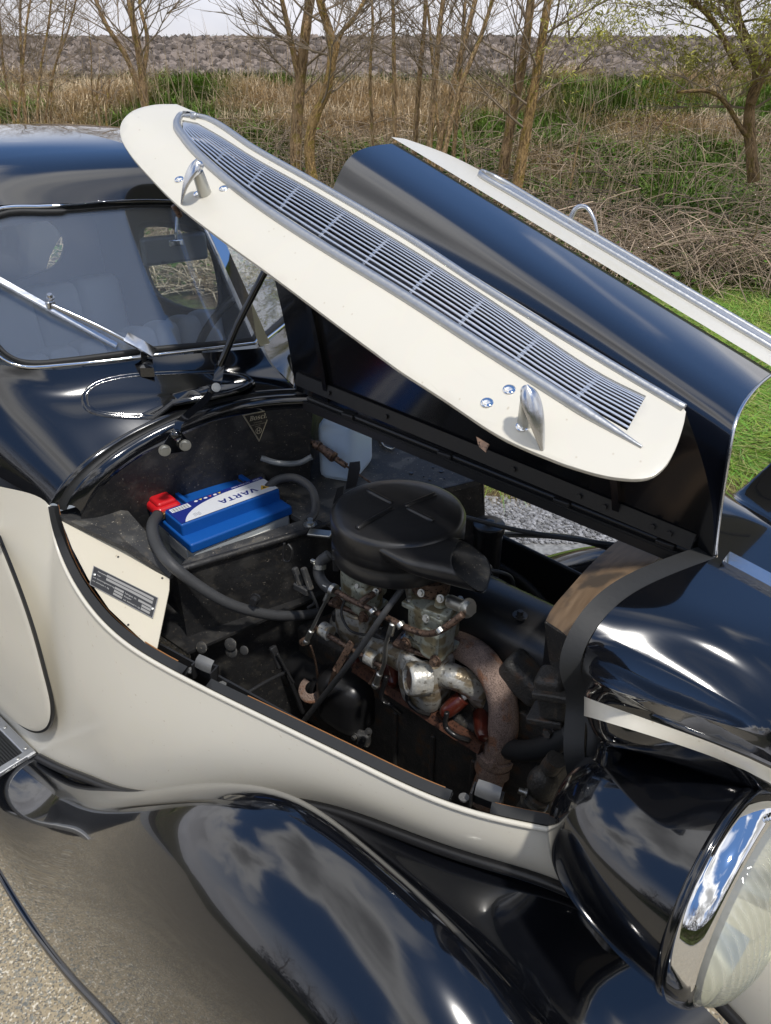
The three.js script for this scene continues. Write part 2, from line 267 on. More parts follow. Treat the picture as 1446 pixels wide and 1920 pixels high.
// cream side of the body below the hood opening
const sideTop = VS([[-0.95, 1.07, 0.60], [-0.5, 1.0, 0.597], [-0.262,0.955,0.582], [-0.191,0.913,0.526], [-0.168,0.85,0.541], [-0.052,0.78,0.569], [0.113,0.745,0.576], [0.23,0.735,0.561], [0.421,0.735,0.533], [0.63,0.735,0.5], [0.789,0.735,0.467], [0.93,0.742,0.409], [1.3, 0.70, 0.30]]);
const sideLow = VS([[-0.95, 0.29, 0.68], [-0.5, 0.29, 0.68], [-0.35, 0.295, 0.678], [-0.21,0.305,0.678], [-0.12, 0.325, 0.668], [-0.02, 0.355, 0.655], [0.08, 0.39, 0.645], [0.16, 0.425, 0.632], [0.35, 0.52, 0.585], [0.57, 0.605, 0.515], [0.78, 0.625, 0.46], [0.955, 0.63, 0.402], [1.3, 0.42, 0.33]]);
{
  const mid = sideTop.map((p, i) => p.clone().lerp(sideLow[i], 0.5).add(new THREE.Vector3(0, 0, 0.012)));
  const g = patch([sideTop, mid, sideLow], 8, 8);
  P('body_side', g, M.cream);
  const topL = sideTop.map((p, i) => (i >= 5 && i <= 11 ? p.clone().add(new THREE.Vector3(0, -0.27, 0.03)) : p)), lowL = sideLow.map((p, i) => (i >= 6 ? p.clone().add(new THREE.Vector3(0, -0.14, 0)) : p));
  P('body_side', mirrorZ(patch([topL, topL.map((p, i) => p.clone().lerp(lowL[i], 0.5)), lowL], 8, 6)), M.cream);
  const edge = cub(sideTop.slice(3, 12), 10);
  P('opening_bead', tube(edge, 0.0045, { seg: 110, rad: 8, smooth: false }), M.cream);
  const sealLine = edge.map((p, i) => { const T = edge[Math.min(edge.length - 1, i + 1)].clone().sub(edge[Math.max(0, i - 1)]).normalize(), s = T.clone().cross(new THREE.Vector3(-0.12, 0.93, 0.35)).normalize(); return p.clone().addScaledVector(s, -0.013).add(new THREE.Vector3(0, -0.001, 0)); });
  const cut = (a, b) => sealLine.slice(a, b);
  const seg = (a, b) => strip(cut(a, b), 0.016, 0.012, () => new THREE.Vector3(-0.05, 0.93, 0.36));
  P('opening_seal', seg(0, 42), M.rubber); P('opening_seal', seg(44, 70), M.rubber); P('opening_seal', seg(73, 81), M.rubber);
  const rimLine = sealLine.map((p) => { const v = new THREE.Vector3(0, 0.002, -0.011); return p.clone().add(v); });
  P('seal_edge', [tube(rimLine.slice(0, 40), 0.0013, { seg: 60, rad: 6, smooth: false }), tube(rimLine.slice(48, 69), 0.0012, { seg: 40, rad: 6, smooth: false }), tube(rimLine.slice(73, 81), 0.0014, { seg: 16, rad: 6, smooth: false })], M.orange);
  // piping between body and fender
  const bead = cub(sideLow.slice(3), 10).map((p) => p.clone().add(new THREE.Vector3(0, 0.005, 0.010)));
  const pipe = tube(bead, 0.0095, { seg: 90, rad: 10, smooth: false });
  P('fender_piping', pipe, M.piping); P('fender_piping', mirrorZ(pipe), M.piping);
  // panel joint near the front latch
  P('panel_joint', tube([[0.771,0.738,0.462], [0.764,0.693,0.462], [0.766,0.658,0.464], [0.775,0.628,0.466]].map((p) => V(p)), 0.0018, { rad: 6 }), M.black2);
}
// door with its rounded front corner, a finger proud of the body
{
  const f = VS([[-0.29,0.857,0.603], [-0.254,0.81,0.61], [-0.204,0.744,0.621], [-0.162,0.661,0.633], [-0.129,0.573,0.647], [-0.116,0.512,0.656], [-0.126,0.467,0.663], [-0.163,0.419,0.67], [-0.232,0.378,0.677], [-0.31,0.362,0.679], [-0.385,0.359,0.68]]);
  const line = cub(f, 6);
  const off = new THREE.Vector3(0, 0.0008, 0.005);
  const rows = line.map((p) => [0, 0.02, 0.2, 0.8].map((d) => p.clone().add(new THREE.Vector3(-d, d * 0.02, 0.004 * (d > 0 ? 1 : 0))).add(off)));
  const door = P('door', gridGeo(rows), M.cream);
  P('door_seam', strip(line.map((p) => p.clone().add(new THREE.Vector3(0.003, 0, 0.0015))), 0.007, 0.006, () => new THREE.Vector3(0, 0.15, 1)), M.black2, door);
  P('door_handle', [tube([[-0.346,0.843,0.605], [-0.282,0.86,0.603], [-0.236,0.873,0.601]].map((p) => V(p).add(new THREE.Vector3(0, 0, 0.02))), 0.007)], M.chrome, door);
}
// running board: ribbed rubber in an aluminium frame
{
  const board = P('running_board', rbox([-0.62, 0.285, 0.775], 0.76, 0.03, 0.18, 0.006), M.rubber);
  const ribs = []; for (let i = 0; i < 26; i++) ribs.push(rbox([-0.62, 0.302, 0.709 + i * 0.006], 0.74, 0.006, 0.0032, 0.001));
  P('rubber_mat', ribs, M.rubber, board);
  P('board_trim', rbox([-0.62, 0.303, 0.693], 0.78, 0.01, 0.022, 0.003), M.alu, board);
  P('board_trim', rbox([-0.243, 0.303, 0.782], 0.02, 0.012, 0.2, 0.003), M.alu, board);
  for (const [x, z] of [[-0.26, 0.693], [-0.36, 0.693], [-0.243, 0.72]]) P('trim_screw', dome([x, 0.309, z], [0, 1, 0], 0.005), M.zinc, board);
}
// front fenders
{
  const F = [
    [-0.24, [.676, .296], [.70, .297], [.745, .293], [.795, .268], [.832, .20], [.842, .10]],
    [-0.10, [.668, .318], [.69, .326], [.735, .325], [.795, .292], [.843, .20], [.856, .10]],
    [0.05, [.648, .365], [.672, .392], [.725, .40], [.795, .355], [.853, .23], [.868, .12]],
    [0.22, [.618, .435], [.648, .495], [.708, .525], [.79, .475], [.858, .31], [.876, .17]],
    [0.40, [.57, .525], [.612, .622], [.685, .665], [.782, .605], [.858, .40], [.878, .24]],
    [0.58, [.51, .592], [.568, .668], [.640, .760], [.765, .70], [.855, .47], [.878, .29]],
    [0.76, [.462, .612], [.558, .655], [.632, .775], [.758, .725], [.85, .49], [.876, .30]],
    [0.94, [.408, .612], [.545, .600], [.630, .735], [.756, .705], [.850, .49], [.876, .30]],
    [1.12, [.378, .545], [.535, .505], [.640, .640], [.755, .625], [.848, .43], [.874, .26]],
    [1.30, [.36, .43], [.50, .38], [.615, .49], [.73, .48], [.825, .32], [.85, .17]],
    [1.46, [.36, .30], [.45, .27], [.56, .35], [.67, .32], [.77, .14], [.80, .06]],
  ];
  const g = patch(F.map(([x, ...r]) => r.map(([z, y], i) => [x + (i === 5 ? -0.02 : 0), y, z])), 9, 8);
  P('front_fender', g, M.black); const gl = mirrorZ(g); gl.translate(0, -0.22, 0); P('front_fender', gl, M.black);
  const rim = F.map(([x, ...r]) => [x - 0.02, r[5][1], r[5][0]]);
  P('fender_edge', tube(rim, 0.008, { seg: 90 }), M.black);
  const wheel = P('front_wheel', [lathe([[0.0, 0.02], [0.18, 0.03], [0.20, 0.06]], [0.72, 0.31, 0.70], [0, 0, 1]), (() => { const t = new THREE.TorusGeometry(0.255, 0.06, 16, 48); t.translate(0.72, 0.315, 0.74); return t; })()], M.rubber);
}
// nose ahead of the opening: black shell, cream flash, black lower band
const frame = VS([[0.944, 1.004, 0], [0.902, 1.011, 0.126], [0.878, 1.006, 0.213], [0.870, 0.982, 0.275], [0.874, 0.937, 0.306], [0.888,0.896,0.304], [0.896,0.866,0.311], [0.912,0.837,0.34], [0.93,0.774,0.34]]);
{
  const rows = [frame,
    [[1.03, .987, 0], [1.005, .995, .118], [.99, .985, .2], [.985, .952, .25], [0.985,1.088,0.475], [0.99,1.045,0.452], [0.994,1.031,0.461], [0.972,0.948,0.418], [0.955,0.824,0.379]],
    [[1.14, .955, 0], [1.125, .962, .105], [1.11, .945, .18], [1.105, .915, .22], [1.11, .89, .24], [1.075,1.016,0.405], [1.078,0.989,0.396], [1.055,0.793,0.225], [1.025,0.544,0.065]],
    [[1.27, .87, 0], [1.265, .87, .08], [1.26, .85, .14], [1.255, .82, .175], [1.255, .80, .19], [1.25, .775, .203], [1.25, .75, .21], [1.235, .68, .21], [1.22, .6, .2]],
    [[1.36, .70, 0], [1.36, .70, .05], [1.355, .68, .09], [1.35, .66, .115], [1.35, .64, .13], [1.345, .62, .14], [1.345, .60, .15], [1.34, .55, .17], [1.34, .5, .2]]];
  const G = gridOf(rows, 8, 8), part = (n, a, b, m) => { const g = gridGeo(crop(G, a, b)); P(n, g, m); P(n, mirrorZ(g), m); };
  part('nose_shell', 0, 40, M.black); part('nose_flash', 40, 48, M.cream); part('nose_lower_band', 48, 64, M.black);
  const mid = G.map((r) => r[0].clone().add(new THREE.Vector3(0, 0.004, 0)));
  P('nose_centre_strip', strip(mid.slice(1), 0.034, 0.01, up), M.dullChrome);
  // rubber-faced frame that the hood closes on
  const fl = cub(frame, 8).map((p) => p.clone().add(new THREE.Vector3(-0.017, -0.002, 0.0)));
  const fr = strip(fl, 0.029, 0.012, (i, T) => new THREE.Vector3(0.25, 0.6, 0.2 + 0.75 * clamp01(i / 40)));
  P('nose_frame', fr, M.rubber); P('nose_frame', mirrorZ(fr), M.rubber);
  P('frame_edge', tube([[0.885,0.783,0.291], [0.9,0.762,0.308], [0.905,0.731,0.302]], 0.0018, { rad: 6 }), M.orange);
}
// headlights
function headlight(c, a, flip) {
  a = V(a).normalize(); const R = 0.141;
  const at = (d) => V(c).addScaledVector(a, d);
  const prof = []; for (let i = 0; i <= 26; i++) { const t = i / 26 * Math.PI / 2; prof.push([R * Math.pow(Math.sin(t), 0.68) * 0.985 + 0.0001, -0.215 * Math.cos(t)]); }
  const lamp = P('headlight', [lathe(prof, c, a, 72), (() => { const t = lathe([[R * 0.985, -0.004], [R * 1.012, -0.002], [R * 1.012, 0.004], [R * 0.985, 0.006]], c, a, 72); return t; })()], M.black);
  P('headlight_rim', lathe([[R * 0.99, 0.006], [R * 1.02, 0.009], [R * 1.02, 0.014], [R * 1.005, 0.025], [R * 0.97, 0.034], [R * 0.92, 0.039], [R * 0.892, 0.038], [R * 0.89, 0.032]], c, a, 72), M.chrome, lamp);
  // fluted glass over a mirror bowl
  const rowsL = []; for (let i = 0; i <= 260; i++) { const x = -0.999 + i / 260 * 1.998, h = Math.sqrt(1 - x * x), r = []; for (let j = 0; j <= 24; j++) { const w = Math.sin((j / 24 - 0.5) * Math.PI) * h, q = Math.sqrt(Math.max(0, 1 - x * x - w * w)); r.push(new THREE.Vector3(w * R * 0.89, q * 0.048 - 0.0034 * Math.abs(Math.sin(x * 40)) * clamp01(q * 2.5), x * R * 0.89)); } rowsL.push(r); }
  const fl = aim(gridGeo(rowsL), at(0.038), a);
  P('headlight_lens', fl, PM({ color: lin(0.90, 0.91, 0.83), transmission: 0.72, thickness: 0, roughness: 0.06, ior: 1.5 }), lamp);
  P('reflector_bowl', lathe([[0.012, -0.06], [0.05, -0.05], [0.09, -0.012], [R * 0.87, 0.045]], c, a, 48), PM({ color: lin(0.8, 0.79, 0.72), metalness: 1, roughness: 0.16 }), lamp);
  if (!flip) for (const [u, v] of [[0.16, 0.99], [0.24, 0.975]]) P('rim_screw', ball(V(c).addScaledVector(a, 0.03).add(new THREE.Vector3(0.0, R * 0.98 * Math.cos(u), -R * 0.98 * Math.sin(u) + 0.06 * (u - 0.1))), 0.0045), M.chrome, lamp);
  return lamp;
}
const HC = [1.119,0.78,0.387];
headlight(HC, [0.985, 0.07, 0.10]);
headlight([HC[0], HC[1], -HC[2]], [0.985, 0.07, -0.13], true);
for (const s of [1, -1]) P('headlight_bracket', [cyl([HC[0] - 0.1, 0.55, s * (HC[2] + 0.0)], [0, 1, 0], 0.032, 0.16, 0.05), ], M.black);

// ---------------------------------------------------------------- the open hood, right half: black inner panel and cream side panel
{
  const rear = [[-0.004, 1.052, 0.004], [0,1.183,0.023], [-0.01,1.302,0.037], [-0.05, 1.47, 0.043], [-0.08, 1.556, 0.038]];
  const front = [[0.938, 1.002, 0.004], [0.934,1.082,0.04], [0.924,1.159,0.081], [0.908,1.23,0.121], [0.888, 1.283, 0.142]];
  const rows = [rear, rear.map((p, i) => V(p).lerp(V(front[i]), 0.5)), front];
  const inner = P('hood_inner_panel', patch(rows, 6, 12), M.hoodIn);
  const on = (u, v) => { const g = cub(rear, 10), h = cub(front, 10), k = Math.round(v * 40); return g[k].clone().lerp(h[k], u).add(new THREE.Vector3(0, 0, 0.006)); };
  for (const u of [0.115, 0.83]) P('hood_brace', strip([0.02, 0.1, 0.2, 0.35, 0.5, 0.7].map((v) => on(u, v)), 0.012, 0.01, () => new THREE.Vector3(0, 0.1, 1)), M.hoodIn, inner);
  P('hood_lower_flange', strip([0.02, 0.25, 0.5, 0.75, 0.97].map((u) => on(u, 0.07)), 0.028, 0.010, () => new THREE.Vector3(0, 0.2, 1)), M.baySatin, inner);
  for (const u of [0.13, 0.3, 0.62, 0.76, 0.81, 0.9, 0.93]) P('flange_bolt', hex(on(u, 0.075).add(new THREE.Vector3(0, 0, 0.004)), [0, 0.2, 1], 0.005, 0.006), M.baySatin, inner);
  P('hood_catch', slab([[0.832,0.202], [0.854,0.2], [0.859,0.212], [0.845,0.211]].map(([u, v]) => awn(u, v, -0.012)), 0.004, [0.2, 0.6, 0.7]), M.copper, inner);
  P('hood_catch', tube([[-0.17,1.443,0.147], [-0.17,1.432,0.14], [-0.17,1.421,0.135]].map((p) => V(p)), 0.006), M.copper, inner);
}
function awn(u, v, w = 0) { w += 0.0005 * Math.sin(u * 11 + v * 17) - 0.75 * Math.pow(v - 0.07, 2); return new THREE.Vector3(...[-0.08,1.558,0.04]).addScaledVector(new THREE.Vector3(...[0.95717, -0.27023, 0.10393]), u).addScaledVector(new THREE.Vector3(...[-0.2034, -0.37216, 0.90561]), v).addScaledVector(new THREE.Vector3(...[0.20604, 0.88796, 0.41118]), w); }
function bendToHood(g) { const p = g.attributes.position; for (let i = 0; i < p.count; i++) { const q = awn(p.getX(i), p.getY(i), p.getZ(i)); p.setXYZ(i, q.x, q.y, q.z); } g.computeVertexNormals(); return g; }
const crease = (p) => { const g = p.index ? p.toNonIndexed() : p; g.computeVertexNormals(); return g; };
function fineShape(outline, holes, depth) {    // flat panel with openings, cut into a fine grid of strips so that it can be bent
  const sh = new THREE.Shape(outline.map(([a, b]) => new THREE.Vector2(a, b))); for (const h of holes) sh.holes.push(new THREE.Path(h.map(([a, b]) => new THREE.Vector2(a, b))));
  return new THREE.ExtrudeGeometry(sh, { depth, bevelEnabled: true, bevelThickness: 0.0015, bevelSize: 0.0015, bevelSegments: 2, curveSegments: 4 });
}
const sp2 = (pts, k, closed = false) => { const c = new THREE.CatmullRomCurve3(pts.map(([a, b]) => new THREE.Vector3(a, b, 0)), closed, 'centripetal'); return c.getPoints(pts.length * k).map((q) => [q.x, q.y]); };
const panelOutline = [
  ...sp2([[1.015,0.004], [1.026,0.025], [1.043,0.067], [1.05,0.099], [1.045,0.122], [1.015,0.147], [0.964,0.168], [0.935,0.176], [0.906,0.183], [0.874,0.189], [0.839,0.192], [0.801,0.193], [0.764,0.194], [0.721,0.196], [0.678,0.198], [0.617,0.198], [0.542,0.198], [0.44,0.197], [0.349,0.196], [0.221,0.196], [0.079,0.193], [-0.042,0.181], [-0.15,0.164], [-0.215,0.144], [-0.254,0.116], [-0.268,0.08], [-0.252,0.04], [-0.218,0.006]], 6),
  [-0.162,-0.002], [0.051,-0.002], [0.218,-0.01], [0.457,-0.014], [0.655,-0.008], [0.848,-0.005], [1,-0.003]];
const louvreLow = [[-0.154,0.033], [-0.133,0.05], [-0.077,0.066], [-0.011,0.076], [0.101,0.088], [0.196,0.093], [0.316,0.093], [0.424,0.092], [0.517,0.09], [0.6,0.088], [0.731,0.087], [0.849,0.086], [0.93,0.085], [0.984,0.082]];
const louvreTop = [[0.964,0.015], [0.889,0.023], [0.675,0.013], [0.483,0.008], [0.248,0.011], [0.079,0.018], [-0.03,0.016], [-0.119,0.018]];
const ring = [...sp2(louvreLow, 4), ...sp2(louvreTop, 4)];
const sidePanel = P('hood_side_panel', toCreasedNormals(bendToHood(new TessellateModifier(0.022, 8).modify(fineShape(panelOutline, [ring], 0.004))), 0.5), M.cream);
{
  const A3 = (w) => ([u, v]) => awn(u, v, w);
  // chrome frame round the louvres: the lower rail runs on past the end as a pointed tail
  const low = [[-0.134,0.008], [-0.166,0.023], [-0.144,0.051], [-0.079,0.072], [-0.007,0.086], [0.105,0.098], [0.2,0.103], [0.32,0.104], [0.427,0.102], [0.52,0.099], [0.603,0.097], [0.734,0.096], [0.851,0.094], [0.936,0.093], [1.013,0.091]];
  const lp = sp2(low, 6).map(A3(0.006)), n = lp.length;
  P('louvre_frame_rail', tube(lp, (t) => 0.0088 * Math.min(1, 0.25 + (1 - t) * 9), { seg: 130, smooth: false }), M.alu, sidePanel);
  const top = [[-0.164,0.024], [-0.116,-0.003], [0.056,0.001], [0.23,-0.004], [0.468,-0.007], [0.664,0.002], [0.854,0.003], [1.011,0.001]];
  P('louvre_frame_rail', tube(sp2(top, 6).map(A3(0.006)), (t) => 0.0066 * Math.min(1, 0.6 + t * 8), { seg: 110, smooth: false }), M.alu, sidePanel);
  // slats: from the front plate back to where they meet the frame
  const a0 = [0.981,0.078], b0 = [0.964,0.017], lowP = sp2(louvreLow, 10), topP = sp2(louvreTop, 10);
  const vAt = (L, u) => { let best = L[0]; for (const q of L) if (Math.abs(q[0] - u) < Math.abs(best[0] - u)) best = q; return best[1]; };
  const uMin = Math.min(...ring.map((q) => q[0]));
  for (let k = 0; k < 11; k++) {
    const f = 1 - Math.pow(1 - (k + 0.7) / 11.5, 1.6), u1 = mixv(a0[0], b0[0], f) + 0.002, pts = [];
    for (let s = 0; s <= 44; s++) { const u = mixv(u1, uMin + 0.006, s / 44), lo = vAt(lowP, u), hi = vAt(topP, u), spread = Math.max(0, lo - hi), v = lo + (hi - lo) * (0.04 + 0.94 * f); if (spread > 0.012) pts.push(awn(u, v, 0.0015)); }
    P('louvre_slat', strip(pts, 0.0010 + 0.0024 * Math.pow(1 - (k + 0.7) / 11.5, 0.6), 0.0022, () => new THREE.Vector3(...[0.20604, 0.88796, 0.41118])), M.slat, sidePanel);
  }
  for (const [x, y] of [[405, 296], [465, 341], [523, 383], [599, 432], [678, 486], [765, 543], [855, 607], [957, 675], [1075, 744]]) { }
  const bars = [[[0.019,0.069], [-0.003,0.03]], [[0.134,0.076], [0.11,0.025]], [[0.236,0.082], [0.209,0.021]], [[0.351,0.083], [0.331,0.018]], [[0.464,0.084], [0.445,0.016]], [[0.573,0.083], [0.558,0.017]], [[0.68,0.086], [0.667,0.021]], [[0.79,0.087], [0.782,0.022]], [[0.896,0.082], [0.893,0.024]]];
  for (const [a, b] of bars) P('louvre_crossbar', strip([0, 0.5, 1].map((t) => awn(mixv(a[0], b[0], t), mixv(a[1], b[1], t), -0.004)), 0.006, 0.003, () => new THREE.Vector3(...[0.20604, 0.88796, 0.41118])), M.slat, sidePanel);
  // dark tray under the louvres
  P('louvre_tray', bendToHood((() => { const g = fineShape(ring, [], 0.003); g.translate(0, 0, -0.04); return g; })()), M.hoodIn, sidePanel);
  // handles with their rivets
  const handle = (post, head, tip, rivets, wide) => {
    const N = new THREE.Vector3(...[0.20604, 0.88796, 0.41118]), p0 = awn(...post, 0.004), h = awn(...head, 0), t = awn(...tip, 0), H = 0.044;
    const hd = p0.clone().addScaledVector(N, H), d = t.clone().sub(p0), side = d.clone().cross(N).normalize(), secs = [];
    for (let i = 0; i <= 16; i++) {
      const s = i / 16, c = p0.clone().addScaledVector(d, -0.14 + 1.14 * s).addScaledVector(N, (H + 0.006) * (1 - Math.pow(s, 2.2)) + 0.002), w = wide * Math.pow(Math.sin(Math.PI * Math.min(0.985, 0.10 + 0.9 * Math.pow(s, 0.62))), 0.7) + 0.0012, th = 0.010 * (1 - s * 0.75) + 0.001, q = [];
      for (let k = 0; k < 14; k++) { const a = k / 14 * Math.PI * 2, rid = k === 4 || k === 3 ? 1.15 : 1; q.push(c.clone().addScaledVector(side, Math.cos(a) * w).addScaledVector(N, Math.sin(a) * th * rid)); }
      secs.push(q);
    }
    const m = P('hood_handle', [loft(secs), ball(secs[0].reduce((a, b) => a.add(b), new THREE.Vector3()).divideScalar(14), 0.008)], M.dullChrome, sidePanel);
    void hd; void h;
    return [P('handle_post', cyl(p0, N, 0.0125, H, 0.0105), M.zinc, sidePanel), ...rivets.map((r) => P('rivet', dome(awn(...r, 0.005), N, 0.0095, 0.35), M.chrome, sidePanel)), m];
  };
  handle([0.093,0.145], [0.057,0.102], [0.074,0.189], [[0.015,0.151], [0.113,0.115], [0.082,0.153]], 0.0165);
  handle([0.877,0.153], [0.85,0.11], [0.924,0.174], [[0.815,0.163], [0.823,0.128], [0.878,0.162]], 0.0118);
}
// left half, standing open behind it
{
  const rear = [[-0.004, 1.05, -0.006], [0.0, 1.25, -0.05], [0,1.47,-0.141], [0,1.518,-0.188], [0,1.536,-0.262], [0,1.538,-0.343]];
  const front = [[0.938, 1.002, -0.006], [0.922,1.072,-0.035], [0.915,1.145,-0.037], [0.908,1.198,-0.051], [0.9,1.221,-0.12], [0.895,1.218,-0.29]];
  const rows = [rear, rear.map((p, i) => V(p).lerp(V(front[i]), 0.5)), front];
  const top = P('hood_top_panel', patch(rows, 8, 14), M.hoodBlue);
  P('hood_edge', tube(cub(front, 6), 0.003, { seg: 40, rad: 6, smooth: false }), M.dullChrome, top);
  const c0 = V(rear[5]), c1 = V(front[5]), e = c1.clone().sub(c0), L = e.length(); e.normalize();
  const o = new THREE.Vector3(0, -0.10, -1).normalize(), nn = o.clone().cross(e).normalize(); if (nn.y < 0) nn.negate();
  const on = (u, v, w = 0) => c0.clone().addScaledVector(e, u * L).addScaledVector(o, v).addScaledVector(nn, w - 0.3 * v * v);
  const prow = [-0.02, 0.05, 0.2, 0.5, 0.8, 1.1].map((u) => [0.004, 0.05, 0.1, 0.16, 0.21].map((v) => on(u, v * (u < 0 ? 0.25 : u < 0.1 ? 0.8 : 1), 0.006)));
  const panel = P('hood_side_panel', patch(prow, 5, 8), M.cream);
  for (const v of [0.122, 0.132, 0.142, 0.152, 0.162, 0.172, 0.182]) P('louvre_slat', strip([0.22, 0.4, 0.6, 0.8, 1.08].map((u) => on(u, v, 0.009)), 0.004, 0.005, () => nn), M.slat, panel);
  for (const v of [0.112, 0.195]) P('louvre_frame_rail', tube([0.15, 0.18, 0.3, 0.5, 0.8, 1.08].map((u, i) => on(u, i ? v : 0.16, 0.010)), 0.007), M.alu, panel);
  const hb = on(0.40, 0.2, 0.006); 
  P('hood_handle', tube([[0, 0], [0.002, 0.035], [0.02, 0.045], [0.05, 0.033], [0.075, 0.01]].map(([a, b]) => hb.clone().addScaledVector(e, a).addScaledVector(nn, b)), (t) => 0.0065 - 0.004 * t), M.dullChrome, panel);
}
// hinge rail along the middle of the opening
{
  const a = new THREE.Vector3(-0.01, 1.044, 0), b = new THREE.Vector3(0.94, 0.994, 0), at = (t, y, z) => a.clone().lerp(b, t).add(new THREE.Vector3(0, y, z));
  const rail = P('hinge_rail', [strip([at(0, -0.010, 0.004), at(1, -0.010, 0.004)], 0.026, 0.012, up), strip([at(0.0, -0.015, 0.014), at(0.98, -0.015, 0.014)], 0.005, 0.014, up)], M.baySatin);
  P('hinge_tube', tube([at(0, 0.002, 0.002), at(1, 0.002, 0.002)], 0.0075, { seg: 2 }), M.black2, rail);
  P('rail_seal', strip([at(0.02, -0.004, 0.012), at(0.97, -0.004, 0.012)], 0.008, 0.008, up), M.rubber, rail);
  for (const t of [0.18, 0.45, 0.72, 0.92]) P('hinge_knuckle', rbox(at(t, 0.0, 0.006).toArray(), 0.035, 0.016, 0.018, 0.004), M.baySatin, rail);
}
// ---------------------------------------------------------------- engine bay
{
  const down = (p, y) => [p[0], y, p[2]];
  // cream inner panel with the maker's data plate
  const cp = [[-0.173,0.893,0.518], [-0.1,0.872,0.491], [-0.029,0.851,0.468], [0.038,0.83,0.447], [0.076,0.815,0.444], [0.095,0.8,0.461], [0.162,0.737,0.549], [0.121,0.753,0.554], [0.04,0.785,0.561], [-0.033,0.819,0.554], [-0.102,0.854,0.54]];
  const pn = V([0.076,0.815,0.444]).sub(V([-0.173,0.893,0.518])).cross(V([0.162,0.737,0.549]).sub(V([-0.173,0.893,0.518]))).normalize(); if (pn.y < 0) pn.negate();
  const inner = P('inner_side_panel', slab(cp, 0.004, pn), M.creamBay);
  for (const q of [[0.053,0.823,0.449], [0.069,0.813,0.456], [-0.024,0.84,0.489], [0.088,0.767,0.554], [0.045,0.827,0.448]]) P('panel_hole', cyl(V(q).addScaledVector(pn, 0.0003), pn, 0.0022, 0.0008), M.black2, inner);
  const plateTex = canvasTex(512, 192, (g) => {
    g.fillStyle = '#26272b'; g.fillRect(0, 0, 512, 192); g.strokeStyle = '#8d8d8d'; g.lineWidth = 5; g.strokeRect(3, 3, 506, 186);
    g.fillStyle = '#c9c8c2'; g.font = '17px sans-serif';
    g.fillText('Hersteller', 40, 40); g.fillText('Typ', 40, 74); g.fillText('zul. Gesamtgewicht kg', 14, 112); g.fillText('zul. Achslast v. kg', 14, 146);
    g.fillText('Fahrgest. Nr.', 268, 112); g.fillText('Baujahr', 268, 140); g.fillText('zul. Achslast h. kg', 268, 170);
    g.fillStyle = '#8f8e8b'; for (const [x, y, w, h] of [[112, 22, 370, 24], [112, 54, 370, 24], [186, 96, 72, 20], [186, 124, 72, 20], [186, 152, 72, 18], [376, 96, 106, 20], [410, 124, 72, 20], [410, 152, 72, 20]]) g.fillRect(x, y, w, h);
  });
  const c4 = [[-0.044,0.832,0.532], [0.092,0.792,0.485], [0.113,0.771,0.516], [-0.021,0.812,0.559]].map((p) => V(p).addScaledVector(pn, 0.0025)), plate = gridGeo([[c4[0], c4[1]], [c4[3], c4[2]]]);
  plate.setAttribute('uv', new THREE.Float32BufferAttribute([0, 1, 1, 1, 0, 0, 1, 0], 2));
  P('plate_print', plate, PM({ map: plateTex, roughness: 0.4, metalness: 0.2 }), inner);
  P('data_plate', slab(c4.map((p) => p.clone().addScaledVector(pn, -0.0004)), 0.0015, pn), M.zinc, inner);
  for (const q of [[-0.029,0.822,0.541], [0.099,0.781,0.505]]) P('plate_rivet', dome(V(q).addScaledVector(pn, 0.003), pn, 0.0032), M.zinc, inner);

  // black ledge, battery well and shelf
  P('bay_ledge', [boxUV(slab([[-0.189,0.893,0.514], [-0.192,0.885,0.463], [-0.12,0.87,0.398], [-0.014,0.852,0.416], [0.082,0.832,0.428], [0.08,0.816,0.447], [-0.01,0.862,0.477], [-0.16,0.896,0.522]], 0.01, UP))], M.dustyGrey);
  const w0 = [0.079,0.822,0.43], w1 = [0.179,0.822,0.141], w2 = [0.195,0.822,0.077];
  const wall = P('battery_box_wall', [slab([w0, w1, w2, down(w2, 0.3), down(w1, 0.3), down(w0, 0.3)], 0.006, [0.3, 0, 0.95]), tube([[0.077,0.818,0.434], w0, w1, w2], 0.008, { smooth: false, seg: 12 })], M.bay);
  void wall;
  P('bay_shelf', boxUV(slab([w1, w2, [0.27, .824, -0.14], [0.33, .824, -0.285], [0.30, .824, -0.31], [-0.13, .824, -0.31], [-0.12, .824, 0.1], [-0.115,0.824,0.068], [0.098,0.824,0.133]], 0.012, UP)), M.dustyGrey);
  P('shelf_lip', boxUV(slab([w0, w1, [0.131,0.824,0.135], [0.062,0.824,0.389]], 0.01, UP)), M.dustyGrey);
  P('shelf_front', boxUV(slab([[0.33, .826, -0.285], [0.268, .826, -0.14], [0.255, .55, -0.14], [0.335, .55, -0.31]], 0.006, [1, 0, 0.3])), M.bay);
  P('shelf_side', boxUV(slab([[0.33, .826, -0.285], [0.335, .5, -0.33], [-0.1, .5, -0.33], [-0.1, .826, -0.30]], 0.006, [0, 0, -1])), M.bay);
  P('battery_well', [boxUV(slab([[-0.15, .655, 0.46], [0.12, .655, 0.46], [0.2, .655, 0.1], [-0.15, .655, 0.1]], 0.006, UP)), boxUV(slab([[-0.121,0.82,0.063], [0.093,0.82,0.128], down([0.093,0.82,0.128], .7), down([-0.121,0.82,0.063], .7)], 0.004, [-0.5, 0, 0.8])), boxUV(slab([[-0.123,0.868,0.396], [0.079,0.83,0.426], down([0.079,0.83,0.426], .7), down([-0.123,0.868,0.396], .7)], 0.004, [0.6, 0, -0.6]))], M.bay);
